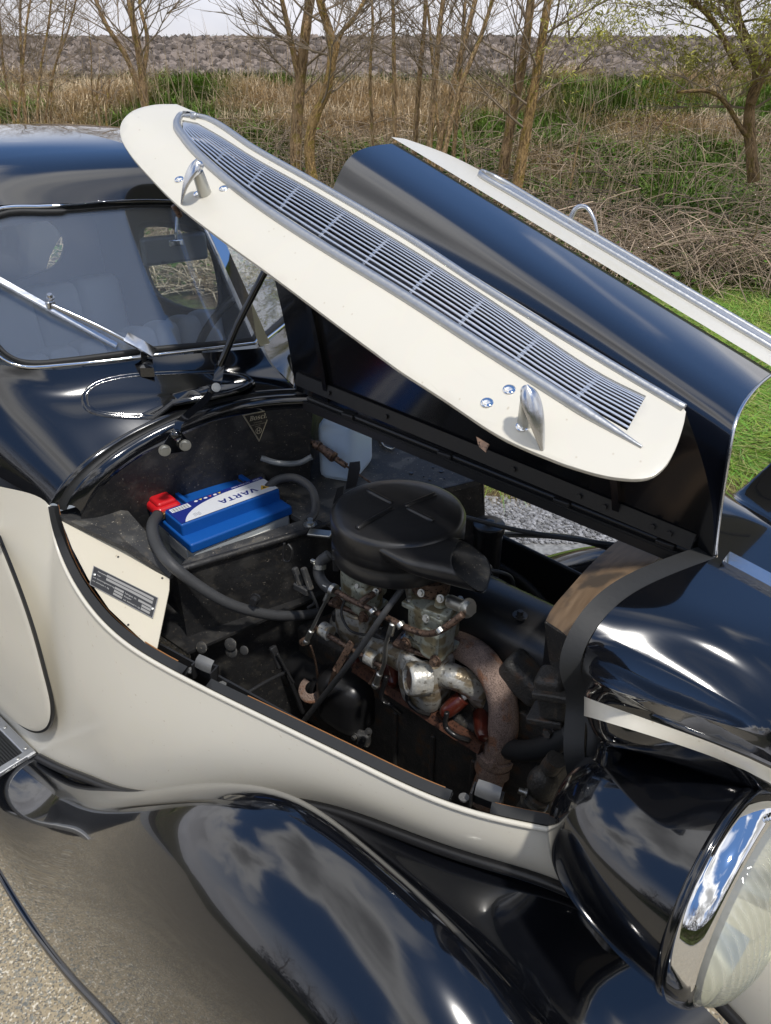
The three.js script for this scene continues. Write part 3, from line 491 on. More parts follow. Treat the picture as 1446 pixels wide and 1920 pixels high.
  // holes and grommets in the shelf, brackets
  const holes = [[0.124,0.825,-0.25], [0.141,0.825,-0.281], [0.176,0.825,-0.196], [0.21,0.825,-0.202], [0.198,0.825,-0.256], [0.227,0.825,-0.25], [0.255,0.825,-0.225], [0.231,0.825,-0.198]];
  holes.forEach((p, i) => P('shelf_hole', cyl(p, UP, 0.0022 + 0.0015 * (i % 3), 0.0012, undefined, 12), M.black2));
  P('shelf_seam', tube([[0.161,0.826,0.114], [0.191,0.826,0.119], [0.238,0.826,0.123]], 0.0012, { rad: 5 }), M.black2);
  P('earth_bolt', [hex([0.164,0.826,0.141], UP, 0.011, 0.012), cyl([0.179,0.838,0.155], UP, 0.006, 0.016), hex([0.191,0.848,0.167], UP, 0.008, 0.008), rbox([0.203,0.826,0.152], 0.05, 0.006, 0.025, 0.002, 0.5)], M.zinc);
  P('bracket', [slab([[0.157,0.861,0.02], [0.171,0.932,0.02], [0.202,0.945,0.02], [0.203,0.927,0.02], [0.19,0.881,0.02]], 0.004, [0.6, 0, 0.8])], M.baySatin);
  P('bracket', [slab([[0.144,0.832,0.05], [0.16,0.878,0.05], [0.181,0.89,0.05], [0.175,0.857,0.05]], 0.004, [0.6, 0, 0.8])], M.baySatin);
  P('wall_clip', [tube([[0.264,0.901,0.305], [0.26,0.861,0.305], [0.283,0.871,0.31], [0.29,0.9,0.31], [0.28,0.908,0.31]].map((p) => V(p)), 0.0025, { rad: 6 })], M.baySatin);
  P('wall_bolt', hex([0.192,0.751,0.33], [0.4, 0.1, 0.9], 0.009, 0.016), M.baySatin);
  P('wall_bracket', [rbox([0.246,0.787,0.26], 0.012, 0.05, 0.012, 0.004, 0, 0, 0.4), rbox([0.272,0.798,0.26], 0.012, 0.05, 0.012, 0.004, 0, 0, 0.4), rbox([0.256,0.767,0.262], 0.04, 0.016, 0.012, 0.003)], M.dustyGrey);
  P('wall_wire', [tube([[0.28,0.772,0.26], [0.279,0.739,0.25], [0.247,0.702,0.24]], 0.003, { rad: 7 }), tube([[0.26,0.762,0.26], [0.276,0.746,0.25], [0.277,0.716,0.24]], 0.003, { rad: 7 })], M.hose);
  for (const [p, r] of [[[0.142,0.667,0.44], 0.013], [[0.17,0.658,0.39], 0.014], [[0.17,0.639,0.39], 0.014], [[0.2,0.652,0.38], 0.010]]) P('grommet', dome(p, [0.3, 0.4, 0.85], r, 0.25), M.dustyGrey);
  // dark lower bay
  P('bay_floor', boxUV(slab([[-0.2, .24, 0.62], [1.0, .24, 0.45], [1.0, .24, -0.35], [-0.2, .24, -0.35]], 0.01, UP)), M.bay);
  P('inner_wing', [boxUV(slab([[0.05, .735, 0.535], [0.9, .69, 0.42], [0.9, .25, 0.42], [0.05, .25, 0.58]], 0.004, [0, 0, -1]))], M.baySatin);
  P('inner_wing', [boxUV(slab([[0.335, .665, -0.315], [0.62, .632, -0.325], [0.80, .60, -0.33], [0.86, .3, -0.36], [0.335, .3, -0.36]], 0.006, [0, 0, 1])), tube([[0.335, .668, -0.315], [0.62, .635, -0.325], [0.80, .603, -0.33]], 0.006, { smooth: false, seg: 4 })], M.baySatin);
  P('wing_cable', tube([[0.36, .60, -0.29], [0.48, .575, -0.285], [0.60, .50, -0.27], [0.66, .42, -0.25]], 0.012, { seg: 24 }), M.rubber);
  P('radiator_core', boxUV(slab([[0.80, .88, 0.17], [0.80, .88, -0.3], [0.80, .3, -0.3], [0.80, .3, 0.13], [0.80, .6, 0.15]], 0.05, [1, 0, 0])), M.baySatin);

  // Bosch triangle on the firewall
  const bt = canvasTex(256, 256, (g) => {
    g.fillStyle = '#1d1c1b'; g.fillRect(0, 0, 256, 256); g.fillStyle = '#a39c86'; g.beginPath(); g.moveTo(0, 0); g.lineTo(256, 0); g.lineTo(128, 256); g.fill(); g.fillStyle = '#23211f'; g.beginPath(); g.moveTo(14, 8); g.lineTo(242, 8); g.lineTo(128, 238); g.fill();
    g.fillStyle = '#b5ae98'; g.font = 'italic bold 54px serif'; g.fillText('Bosch', 52, 62); g.font = '13px sans-serif'; g.fillText('Schutzmarke', 88, 88); g.fillText('elektrische Ausrüstung', 62, 106); g.fillText('SERVICE', 98, 124);
    g.strokeStyle = '#b5ae98'; g.lineWidth = 5; g.beginPath(); g.arc(128, 158, 25, 0, 7); g.stroke(); g.beginPath(); g.moveTo(118, 138); g.lineTo(118, 178); g.moveTo(138, 138); g.lineTo(138, 178); g.moveTo(118, 158); g.lineTo(138, 158); g.stroke();
  });
  const tri = [[-0.028,1.031,0.142], [-0.028,1.019,0.059], [-0.028,0.954,0.103]].map(V), tg = new THREE.BufferGeometry();
  tg.setAttribute('position', new THREE.Float32BufferAttribute(tri.flatMap((p) => p.toArray()), 3)); tg.setAttribute('uv', new THREE.Float32BufferAttribute([0, 1, 1, 1, 0.5, 0], 2)); tg.computeVertexNormals();
  const tn = new THREE.Vector3().subVectors(tri[1], tri[0]).cross(new THREE.Vector3().subVectors(tri[2], tri[0])).normalize(); if (tn.x < 0) tn.negate();
  const badge = P('supplier_badge', slab(tri, 0.0015, tn), M.zinc); const face = P('badge_print', (tg.translate(...tn.clone().multiplyScalar(0.0008).toArray()), tg), PM({ map: bt, roughness: 0.5 }), badge); void face;

  // rods and cables at the firewall
  P('throttle_rod', [cyl([-0.03,0.948,-0.003], [1, -0.25, 0.1], 0.014, 0.012), tube([[-0.02,0.949,0.002], [0.03,0.925,-0.014]], 0.006), tube([[0.03,0.925,-0.014], [0.045,0.921,-0.016]], 0.011), tube([[0.045,0.921,-0.016], [0.09,0.908,-0.015]], (t) => 0.009 + 0.004 * t), tube([[0.095,0.906,-0.016], [0.12,0.891,-0.025]], 0.007), tube([[0.12,0.891,-0.025], [0.2,0.862,-0.035]], 0.0025)], M.copper);
  P('clear_hose', tube([[-0.03,0.912,0.1], [0,0.901,0.079], [0.03,0.896,0.041], [0.05,0.909,0.016]], 0.007, { seg: 30 }), PM({ color: lin(0.35, 0.38, 0.4), roughness: 0.15, transmission: 0.5, thickness: 0 }));
  P('battery_cable', tube([[-0.075,0.858,0.357], [-0.042,0.862,0.393], [0.006,0.856,0.421], [0.084,0.85,0.444], [0.127,0.8,0.416], [0.163,0.75,0.375], [0.195,0.7,0.309], [0.21,0.66,0.235], [0.209,0.63,0.17]], (t) => 0.0125 - 0.002 * t, { seg: 70, rad: 14 }), M.hose);
  P('earth_cable', tube([[0.017,0.86,0.135], [0.039,0.885,0.117], [0.068,0.89,0.092], [0.109,0.88,0.086], [0.148,0.865,0.107], [0.164,0.85,0.127], [0.17,0.845,0.149]], 0.0095, { seg: 50, rad: 12 }), M.hose);
  P('filler_cap', [lathe([[0.0001, 0.014], [0.03, 0.013], [0.036, 0.006], [0.036, -0.01]], [-0.068,0.845,0.107], [0, 1, 0.1]), rbox([-0.054,0.858,0.117], 0.012, 0.008, 0.055, 0.003, 0.4), rbox([-0.02,0.85,0.107], 0.03, 0.012, 0.014, 0.003, 0.2)], M.dustyGrey);
  P('pipe_clip', [tube([[-0.01,0.83,-0.294], [0.036,0.83,-0.262], [0.061,0.83,-0.267], [0.056,0.84,-0.277], [0.022,0.845,-0.278]], 0.0035, { rad: 6 })], M.zinc);

  // ------------------------------------------------------------ engine
  const AC = [0.421, 0.878, 0.158], R = 0.1265;
  const cleaner = P('air_cleaner', lathe([[0.05, -0.006], [R - 0.006, -0.006], [R, 0.0], [R, 0.02], [R - 0.005, 0.024], [R - 0.005, 0.034], [R - 0.001, 0.037], [R - 0.001, 0.052]], AC, UP, 72), M.cleaner);
  P('cleaner_lid', lathe([[R - 0.004, 0.050], [R, 0.052], [R, 0.080], [R - 0.004, 0.088], [R - 0.012, 0.092], [R - 0.04, 0.096], [0.0001, 0.098]], AC, UP, 72), M.cleaner, cleaner);
  for (const [a, b] of [[[0.415,0.977,0.265], [0.419,0.977,0.173]], [[0.432,0.977,0.151], [0.446,0.977,0.078]], [[0.338,0.977,0.149], [0.406,0.977,0.158]], [[0.441,0.977,0.154], [0.503,0.977,0.16]]]) P('lid_rib', tube([a, b].map((p) => V(p).add(new THREE.Vector3(0, -0.003, 0))), 0.0055, { rad: 8, seg: 6 }), M.cleaner, cleaner);
  {
    // air intake: a flattened horn from the side of the cleaner
    const secs = []; const p0 = [0.403,0.952,0.274], p1 = [0.603,0.934,0.182];
    for (let i = 0; i <= 14; i++) {
      const t = i / 14, c = V(p0).lerp(V(p1), t), ax = V(p1).sub(V(p0)).normalize(), sd = ax.clone().cross(UP).normalize(), w = mixv(0.012, 0.056, sst(0, 0.62, t)), h = mixv(0.012, 0.024, t), q = [];
      for (let k = 0; k < 28; k++) { const a = k / 28 * Math.PI * 2, x = Math.sign(Math.cos(a)) * Math.pow(Math.abs(Math.cos(a)), 0.6), y = Math.sign(Math.sin(a)) * Math.pow(Math.abs(Math.sin(a)), 0.6); q.push(c.clone().addScaledVector(sd, x * w - 0.006 * (1 - t)).addScaledVector(UP, y * h - 0.0 * t).addScaledVector(ax, -y * 0.034 * t)); }
      secs.push(q);
    }
    const horn = P('intake_horn', loft(secs), M.cleaner, cleaner);
    const back = secs.slice(6).reverse().map((s) => { const c = s.reduce((a, b) => a.add(b), new THREE.Vector3()).divideScalar(28); return s.map((p) => p.clone().lerp(c, 0.07)); });
    P('horn_lining', [loft(back), loft([back[back.length - 1], back[back.length - 1].map((p) => back[back.length - 1][0].clone().lerp(p, 0.02))])], M.dustyGrey, cleaner); void horn;
  }
  P('lid_clip', [tube([[0.35,0.9,0.26], [0.359,0.881,0.262], [0.355,0.86,0.262]], 0.004, { rad: 6 }), rbox([0.356,0.87,0.262], 0.012, 0.028, 0.008, 0.002, 0.6)], M.baySatin, cleaner);
  P('cleaner_neck', [cyl([[0.518,0.841,0.18][0], .845, .18], UP, 0.036, 0.03)], M.copper, cleaner);

  // valve cover and head
  const vc = P('valve_cover', (() => {
    const a = [0.30, 0.752, 0.035], L = 0.49, secs = []; for (let i = 0; i <= 12; i++) { const t = i / 12, k = i === 0 || i === 12 ? 0.8 : i === 1 || i === 11 ? 0.97 : 1, q = []; for (const [z, y] of [[0.085, -0.10], [0.082, -0.01], [0.066, 0.028], [0.03, 0.046], [-0.02, 0.05], [-0.05, 0.03], [-0.062, -0.01], [-0.065, -0.10]]) q.push([a[0] + t * L, a[1] + y * k, a[2] + z * k + 0.02 * t]); secs.push(q); }
    const caps = [secs[0], secs[12]].map((s) => slab(s, 0.002, [1, 0, 0])); return [loft(secs), ...caps];
  })(), M.cleaner);
  P('cover_nut', [cyl([0.662,0.802,0.096], UP, 0.014, 0.003), hex([0.663,0.804,0.098], UP, 0.006, 0.012)], M.baySatin, vc);
  P('cylinder_head', [rbox([0.52, 0.60, 0.05], 0.56, 0.10, 0.24, 0.01), rbox([0.55, 0.645, 0.06], 0.5, 0.02, 0.22, 0.006), ...[0.36, 0.46, 0.56, 0.66, 0.74].map((x) => hex([x, 0.653, 0.145], UP, 0.010, 0.012))], M.block);
  const blk = P('engine_block', [boxUV(rbox([0.42, 0.43, 0.05], 0.80, 0.30, 0.29, 0.015)), ...[0.35, 0.45, 0.55, 0.65].map((x) => boxUV(rbox([x, 0.40, 0.195], 0.012, 0.2, 0.012, 0.004)))], M.block);
  void blk;
  const canA = [0.323,0.452,0.23];
  P('starter_cover', [boxUV(rbox([canA[0], canA[1] + 0.02, 0.20], 0.135, 0.15, 0.13, 0.045)), cyl([canA[0] - 0.08, canA[1], 0.19], [-1, 0, 0], 0.055, 0.10), lathe([[0.06, 0], [0.062, 0.012], [0.05, 0.016]], [canA[0] - 0.07, canA[1], 0.19], [-1, 0, 0])], M.black2);
  P('starter_terminal', [rbox([0.424,0.464,0.27], 0.03, 0.034, 0.02, 0.006, 0.4), hex([0.417,0.479,0.285], [0, 0, 1], 0.006, 0.01), hex([0.453,0.516,0.285], [0, 0.5, 1], 0.006, 0.008)], M.dustyGrey);
  P('clutch_housing', [lathe([[0.02, 0.05], [0.075, 0.048], [0.10, 0.03], [0.108, 0.0], [0.108, -0.03]], [0.039,0.257,0.15], [-0.5, 0.2, 0.6], 40), lathe([[0.03, 0.06], [0.05, 0.056], [0.055, 0.04]], [0.099,0.318,0.17], [-0.5, 0.2, 0.6], 30)], M.block);
  P('clutch_cover_rust', [lathe([[0.015, 0.004], [0.03, 0.003], [0.034, -0.004]], [0.243,0.474,0.24], [0.1, 0.9, 0.5], 24)], M.rust);

  // spark plug conduit, leads and boots
  const conduit = P('lead_conduit', [strip([[0.357,0.586,0.215], [0.448,0.581,0.215], [0.544,0.576,0.215], [0.622,0.57,0.215], [0.677,0.569,0.215]].map(V), 0.02, 0.024, () => new THREE.Vector3(0, 0.4, 1))], PM({ map: copperMap, color: lin(0.62, 0.42, 0.36), roughness: 0.6 }));
  for (const [a, b, c, d] of [[[0.462,0.638,0.24], [0.454,0.577,0.245], [0.472,0.567,0.24], [0.488,0.542,0.225]], [[0.519,0.649,0.24], [0.52,0.616,0.245], [0.54,0.603,0.245], [0.559,0.586,0.225]], [[0.609,0.636,0.24], [0.611,0.605,0.245], [0.632,0.596,0.245], [0.653,0.58,0.225]]]) P('plug_lead', tube([a, b, c, d], 0.0052, { rad: 8 }), M.black2, conduit);
  const boot = (a, b) => { const m = P('plug_boot', tube([a, V(a).lerp(V(b), 0.2).toArray(), V(a).lerp(V(b), 0.7).toArray(), b], (t) => 0.008 + 0.0085 * Math.sin(Math.min(1, t * 1.2) * 1.9), { rad: 14, seg: 18 }), M.boot); return m; };
  boot([0.588,0.602,0.225], [0.61,0.637,0.19]); P('plug_insulator', tube([[0.61,0.637,0.19], [0.618,0.645,0.18]], 0.007), M.ceramic);
  boot([0.682,0.605,0.225], [0.641,0.599,0.17]); boot([0.465,0.605,0.225], [0.42,0.616,0.18]); boot([0.349,0.571,0.2], [0.286,0.551,0.16]);

  // exhaust down pipe
  const ex = P('exhaust_pipe', tube([[0.373,0.627,0.07], [0.475,0.655,0.1], [0.568,0.708,0.14], [0.64,0.72,0.165], [0.685,0.684,0.18], [0.702,0.625,0.19], [0.7,0.557,0.195], [0.694,0.498,0.2], [0.679,0.41,0.2]], 0.0285, { seg: 80, rad: 24 }), M.rust);
  P('pipe_clamp', [aim(new THREE.CylinderGeometry(0.0375, 0.0365, 0.016, 32), [0.696,0.545,0.195], V([0.699,0.564,0.195]).sub(V([0.695,0.507,0.2])).toArray()), aim(new THREE.CylinderGeometry(0.0345, 0.036, 0.022, 32), [0.694,0.517,0.195], V([0.699,0.564,0.195]).sub(V([0.695,0.507,0.2])).toArray()), hex([0.712,0.569,0.232], [0, 0.2, 1], 0.006, 0.01)], M.rust, ex);

  // intake manifold castings
  const mf = P('intake_manifold', [
    (() => { const c = V([0.526,0.653,0.195]), s = []; for (const [y, w, d] of [[0.058, 0.034, 0.030], [0.054, 0.046, 0.042], [0.02, 0.050, 0.046], [-0.025, 0.049, 0.045], [-0.06, 0.042, 0.039], [-0.078, 0.026, 0.026], [-0.080, 0.003, 0.003]]) { const q = []; for (let k = 0; k < 24; k++) { const a = k / 24 * Math.PI * 2 + 0.2, x = Math.sign(Math.cos(a)) * Math.pow(Math.abs(Math.cos(a)), 0.55), z = Math.sign(Math.sin(a)) * Math.pow(Math.abs(Math.sin(a)), 0.55); q.push(c.clone().add(new THREE.Vector3(x * w, y, z * d))); } s.push(q); } return loft(s); })(),
    tube([[0.245,0.612,0.14], [0.347,0.613,0.165], [0.415,0.628,0.175], [0.482,0.647,0.18]], (t) => 0.031 - 0.006 * Math.sin(t * 3.14), { seg: 30, rad: 20 }),
    (() => { const c = V([0.314,0.65,0.165]), s = []; for (const [y, w, d] of [[0.045, 0.030, 0.026], [0.04, 0.040, 0.034], [0.0, 0.042, 0.036], [-0.04, 0.034, 0.03], [-0.055, 0.004, 0.004]]) { const q = []; for (let k = 0; k < 24; k++) { const a = k / 24 * Math.PI * 2, x = Math.sign(Math.cos(a)) * Math.pow(Math.abs(Math.cos(a)), 0.6), z = Math.sign(Math.sin(a)) * Math.pow(Math.abs(Math.sin(a)), 0.6); q.push(c.clone().add(new THREE.Vector3(x * w, y, z * d))); } s.push(q); } return loft(s); })(),
    tube([[0.549,0.67,0.2], [0.589,0.681,0.195], [0.619,0.662,0.175], [0.63,0.617,0.15]], (t) => 0.025 - 0.001 * t, { seg: 24, rad: 20 }),
  ], M.cast);
  const portC = [0.539,0.688,0.256], pd = [-0.55, 0.15, 0.8];
  P('manifold_port', lathe([[0.0001, 0.004], [0.021, 0.004], [0.022, 0.011], [0.029, 0.011], [0.033, 0.004], [0.033, -0.03]], portC, pd, 36), M.cast, mf);
  P('port_plug', cyl(V(portC).addScaledVector(V(pd).normalize(), 0.0045), pd, 0.0205, 0.001), M.copper, mf);
  for (const q of [[0.509,0.711,0.215], [0.536,0.703,0.24], [0.318,0.738,0.2]]) P('manifold_nut', hex(q, UP, 0.008, 0.012), M.zinc, mf);

  // two downdraught carburettors
  const carb = (c, k, name) => {
    const [x, y, z] = c;
    const body = P('carburettor', [rbox([x, y + 0.052, z], 0.078 * k, 0.07, 0.07, 0.010), cyl([x - 0.006, y + 0.02, z + 0.006], UP, 0.033, 0.085, 0.036, 28), rbox([x + 0.018, y + 0.03, z + 0.012], 0.052, 0.078, 0.06, 0.016), rbox([x, y + 0.0, z], 0.085 * k, 0.012, 0.062, 0.004), rbox([x, y + 0.094, z + 0.004], 0.092 * k, 0.012, 0.076, 0.004)], M.carb);
    P('carburettor_flange', [rbox([x - 0.02, y - 0.010, z + 0.01], 0.10 * k, 0.010, 0.055, 0.004, 0.2)], M.copper, body);
    for (const [dx, dy, dz] of [[-0.036, 0.1, 0.03], [0.036, 0.1, 0.034], [0.036, 0.1, -0.03]]) P('carburettor_screw', mergeHex([x + dx * k, y + dy, z + dz], [0, 1, 0], 0.0055, 0.007), M.zinc, body);
    for (const [dx, dy] of [[-0.03, 0.012], [0.04, 0.008]]) P('jet_plug', hex([x + dx, y + dy, z + 0.044], [0, 0, 1], 0.009, 0.012), M.copper, body);
    P('stud_nut', [cyl([x - 0.045 * k, y - 0.005, z + 0.02], UP, 0.005, 0.03), hex([x - 0.045 * k, y - 0.004, z + 0.02], UP, 0.010, 0.011)], M.zinc, body);
    void name; return body;
  };
  const cA = [0.535,0.731,0.19], cB = [0.347,0.729,0.175];
  const front = carb(cA, 1); const rear = carb(cB, 0.95); void front; void rear;
  P('fuel_banjo', [cyl([0.587,0.868,0.215], V([0.647,0.888,0.235]).sub(V([0.587,0.868,0.215])).toArray(), 0.012, 0.05, 0.012, 18), hex([0.632,0.886,0.232], V([0.647,0.888,0.235]).sub(V([0.587,0.868,0.215])).toArray(), 0.013, 0.012)], M.zinc);
  P('choke_barrel', [cyl([0.406,0.746,0.21], [-0.25, 0.9, 0.15], 0.009, 0.022), cyl([0.489,0.817,0.2], [-0.1, 1, 0.1], 0.009, 0.03)], M.zinc);
  // fuel hose and copper fuel line across both carburettors
  P('fuel_hose', tube([[0.288,0.837,0.21], [0.275,0.82,0.225], [0.28,0.797,0.235], [0.302,0.785,0.24], [0.328,0.783,0.24]], 0.0115, { seg: 36, rad: 14 }), M.hose);
  for (const [p, q] of [[[0.277,0.819,0.228], [0.279,0.806,0.232]], [[0.32,0.784,0.24], [0.334,0.783,0.24]]]) P('hose_clamp', [cyl(p, V(q).sub(V(p)).toArray(), 0.0132, 0.009), rbox(V(p).add(new THREE.Vector3(-0.012, 0.004, 0.006)).toArray(), 0.012, 0.008, 0.008, 0.002)], M.zinc);
  P('fuel_line', tube([[0.331,0.783,0.24], [0.374,0.782,0.24], [0.42,0.789,0.245], [0.476,0.795,0.25], [0.537,0.802,0.255], [0.579,0.82,0.26], [0.614,0.855,0.26], [0.636,0.885,0.25]], 0.0062, { seg: 64, rad: 12 }), M.copper);
  P('pipe_branch', tube([[0.403,0.794,0.245], [0.411,0.804,0.235], [0.411,0.802,0.2]], (t) => 0.008 - 0.002 * t, { rad: 10 }), M.copper);
  // throttle linkage
  P('throttle_shaft', [tube([[0.267,0.66,0.24], [0.355,0.656,0.24], [0.45,0.656,0.24]], 0.0058, { smooth: false, seg: 4 })], M.copper);
  for (const q of [[0.293,0.657,0.235], [0.42,0.654,0.235]]) P('shaft_bearing', [cyl(V(q).add(new THREE.Vector3(-0.012, 0.004, 0)), V([0.45,0.656,0.24]).sub(V([0.267,0.66,0.24])).toArray(), 0.0165, 0.024, undefined, 24)], M.cast);
  P('linkage_lever', [strip([[0.274,0.667,0.25], [0.265,0.646,0.255], [0.258,0.634,0.26]].map(V), 0.006, 0.012, () => new THREE.Vector3(0.6, 0.4, 0.6)), cyl([0.257,0.634,0.262], [0.2, 0.2, 1], 0.008, 0.012), strip([[0.38,0.687,0.25], [0.363,0.638,0.265], [0.351,0.609,0.27]].map(V), 0.014, 0.006, () => new THREE.Vector3(0.2, 0.2, 1)), tube([[0.351,0.613,0.27], [0.327,0.545,0.272]], (t) => 0.006 - 0.003 * t), strip([[0.451,0.66,0.245], [0.435,0.62,0.25], [0.427,0.605,0.25]].map(V), 0.008, 0.005, () => new THREE.Vector3(0.6, 0.4, 0.6))], M.copper);
  P('linkage_rod', [tube([[0.313,0.771,0.24], [0.265,0.644,0.265]], 0.0035), tube([[0.313,0.774,0.24], [0.307,0.752,0.247]], 0.006), tube([[0.275,0.668,0.26], [0.263,0.637,0.266]], 0.0062), ball([0.263,0.637,0.266], 0.008)], M.zinc);
  P('linkage_rod', [tube([[0.487,0.789,0.255], [0.477,0.739,0.26], [0.476,0.7,0.262], [0.454,0.633,0.262]], 0.0042), tube([[0.49,0.795,0.255], [0.485,0.767,0.258]], 0.0068), tube([[0.463,0.662,0.262], [0.452,0.625,0.262]], 0.0065), ball([0.452,0.625,0.262], 0.0085)], M.zinc);
  P('return_wire', tube([[0.271,0.627,0.262], [0.268,0.581,0.25], [0.262,0.536,0.24], [0.254,0.496,0.23]], 0.0026, { rad: 6 }), M.copper);
  P('ignition_wire', tube([[0.529,0.807,0.02], [0.555,0.803,0], [0.567,0.779,-0.03], [0.569,0.731,-0.05]], 0.004, { rad: 8 }), M.hose);
  P('ignition_wire', tube([[0.511,0.801,0.04], [0.55,0.784,0], [0.589,0.722,-0.06]], 0.0035, { rad: 8 }), M.hose);
  P('choke_cable', tube([[0.338,0.761,0.22], [0.339,0.73,0.235], [0.364,0.705,0.24], [0.419,0.724,0.245], [0.458,0.763,0.25]], 0.0028, { rad: 7 }), M.baySatin);
  for (const q of [[0.439,0.795,0.252], [0.511,0.803,0.258], [0.603,0.843,0.265]]) P('pipe_clip', cyl(V(q).add(new THREE.Vector3(-0.004, 0.002, 0)).toArray(), [0.6, -0.35, 0.1], 0.0085, 0.008), M.zinc);
  for (const q of [[0.53,0.865,0.225], [0.577,0.879,0.232], [0.606,0.842,0.235], [0.554,0.829,0.24], [0.364,0.796,0.21], [0.414,0.807,0.215]]) P('carburettor_screw', mergeHex(q, [0, 0.4, 1], 0.0055, 0.006), M.zinc);
  P('float_chamber_cover', [rbox([0.559,0.834,0.205], 0.05, 0.012, 0.05, 0.004, 0.2), cyl([0.562,0.845,0.21], UP, 0.011, 0.018, 0.009)], M.carb);
  P('dipstick_tube', tube([[0.486,0.856,0.22], [0.474,0.813,0.262], [0.424,0.707,0.28], [0.344,0.567,0.28], [0.245,0.397,0.28]], 0.0062, { seg: 40 }), M.hose);
  P('gear_lever_rod', [tube([[0.262,0.679,0.36], [0.282,0.6,0.34], [0.285,0.481,0.31]], 0.005), rbox([0.269,0.656,0.355], 0.012, 0.05, 0.014, 0.003, 0, 0, 0.35), tube([[0.28,0.675,0.36], [0.303,0.601,0.345]], 0.003)], M.baySatin);
  P('wall_rod', [tube([[0.287,0.64,0.46], [0.288,0.634,0.4], [0.284,0.618,0.34]], 0.004)], M.baySatin);

  // front end: water outlet, hose, thermostat, water pump
  P('water_outlet', [rbox([0.803,0.789,0.22], 0.05, 0.085, 0.05, 0.012, 0.2, 0, 0.25), rbox([0.806,0.806,0.225], 0.062, 0.014, 0.06, 0.004, 0.2, 0, 0.25), rbox([0.798,0.737,0.22], 0.062, 0.014, 0.05, 0.004, 0.2, 0, 0.25), hex([0.811,0.718,0.235], [0, 0.3, 1], 0.008, 0.012), rbox([0.714,0.721,0.15], 0.09, 0.06, 0.06, 0.015, 0, 0, -0.4)], M.block);
  P('radiator_hose', tube([[0.725,0.586,0.2], [0.771,0.632,0.22], [0.812,0.683,0.23], [0.85,0.737,0.23]], 0.019, { seg: 30, rad: 16 }), M.rubber);
  P('water_pump', [ball([0.824,0.624,0.26], 0.03, 0.9, 1.2, 0.9), cyl([0.831,0.668,0.26], [0.3, 0.9, 0], 0.016, 0.03), tube([[0.824,0.606,0.27], [0.81,0.55,0.28]], 0.022)], M.block);
  P('hose_clamp', [cyl([0.822,0.596,0.275], V([0.81,0.55,0.28]).sub(V([0.824,0.606,0.27])).toArray(), 0.024, 0.009), hex([0.811,0.618,0.29], [-1, 0.2, 0.4], 0.006, 0.014)], M.zinc);
  P('radiator_tank', patch([
    [[0.765, .935, -0.14], [0.768, .945, -0.04], [0.762, .938, 0.06], [0.755, .915, 0.13], [0.752,0.897,0.17], [0.753,0.886,0.183]],
    [[0.81, .945, -0.15], [0.81, .955, -0.04], [0.80, .95, 0.07], [0.795, .925, 0.15], [0.8,0.909,0.199], [0.8,0.903,0.21]],
    [[0.855, .95, -0.16], [0.86, .965, -0.04], [0.848, .96, 0.08], [0.84, .935, 0.17], [0.845,0.926,0.233], [0.845,0.915,0.237]]], 6, 6), M.dusty);
  P('radiator_side', [boxUV(slab([[0.755,0.891,0.189], [0.845,0.916,0.235], [0.85,0.869,0.23], [0.85,0.841,0.239], [0.815,0.818,0.227], [0.775,0.824,0.194]], 0.006, [0.2, 0, 1])), slab([[0.847,0.921,0.241], [0.857,0.91,0.231], [0.86,0.859,0.231], [0.852,0.849,0.239]], 0.004, [0, 0, 1])], M.bay);
  P('frame_post', slab([[0.868,0.926,0.3], [0.875,0.872,0.273], [0.885,0.74,0.269], [0.9,0.671,0.275], [0.89,0.7,0.327], [0.875,0.786,0.304]], 0.01, [-0.4, 0, 0.9]), M.baySatin);
  // left side of the bay
  const res = V([0.405, 0.0, -0.2]);
  const rv = P('reservoir', [cyl([res.x, .62, res.z], UP, 0.034, 0.135, 0.034, 28), lathe([[0.0001, 0.022], [0.012, 0.022], [0.013, 0.014], [0.036, 0.013], [0.038, 0.008], [0.038, -0.008], [0.034, -0.01]], [res.x, .755, res.z], UP, 32)], M.cleaner);
  P('reservoir_elbow', [tube([[res.x, .665, res.z + 0.01], [res.x + 0.02, .66, res.z + 0.045]], 0.02, { rad: 16 }), cyl([res.x + 0.015, .662, res.z + 0.035], [0.5, -0.1, 0.85], 0.024, 0.028, 0.024, 24)], M.cleaner, rv);
  const fb = P('fluid_bottle', cyl([0.365, .68, -0.12], UP, 0.020, 0.055, 0.019, 24), PM({ color: lin(0.62, 0.62, 0.58), roughness: 0.45 }));
  P('bottle_cap', cyl([0.365, .735, -0.12], UP, 0.021, 0.02, 0.021, 24), M.cleaner, fb);
  P('bonnet_cable', tube([[0.394,0.827,-0.1], [0.509,0.83,-0.12], [0.642,0.842,-0.15], [0.753,0.855,-0.18]], 0.005), M.hose);
}
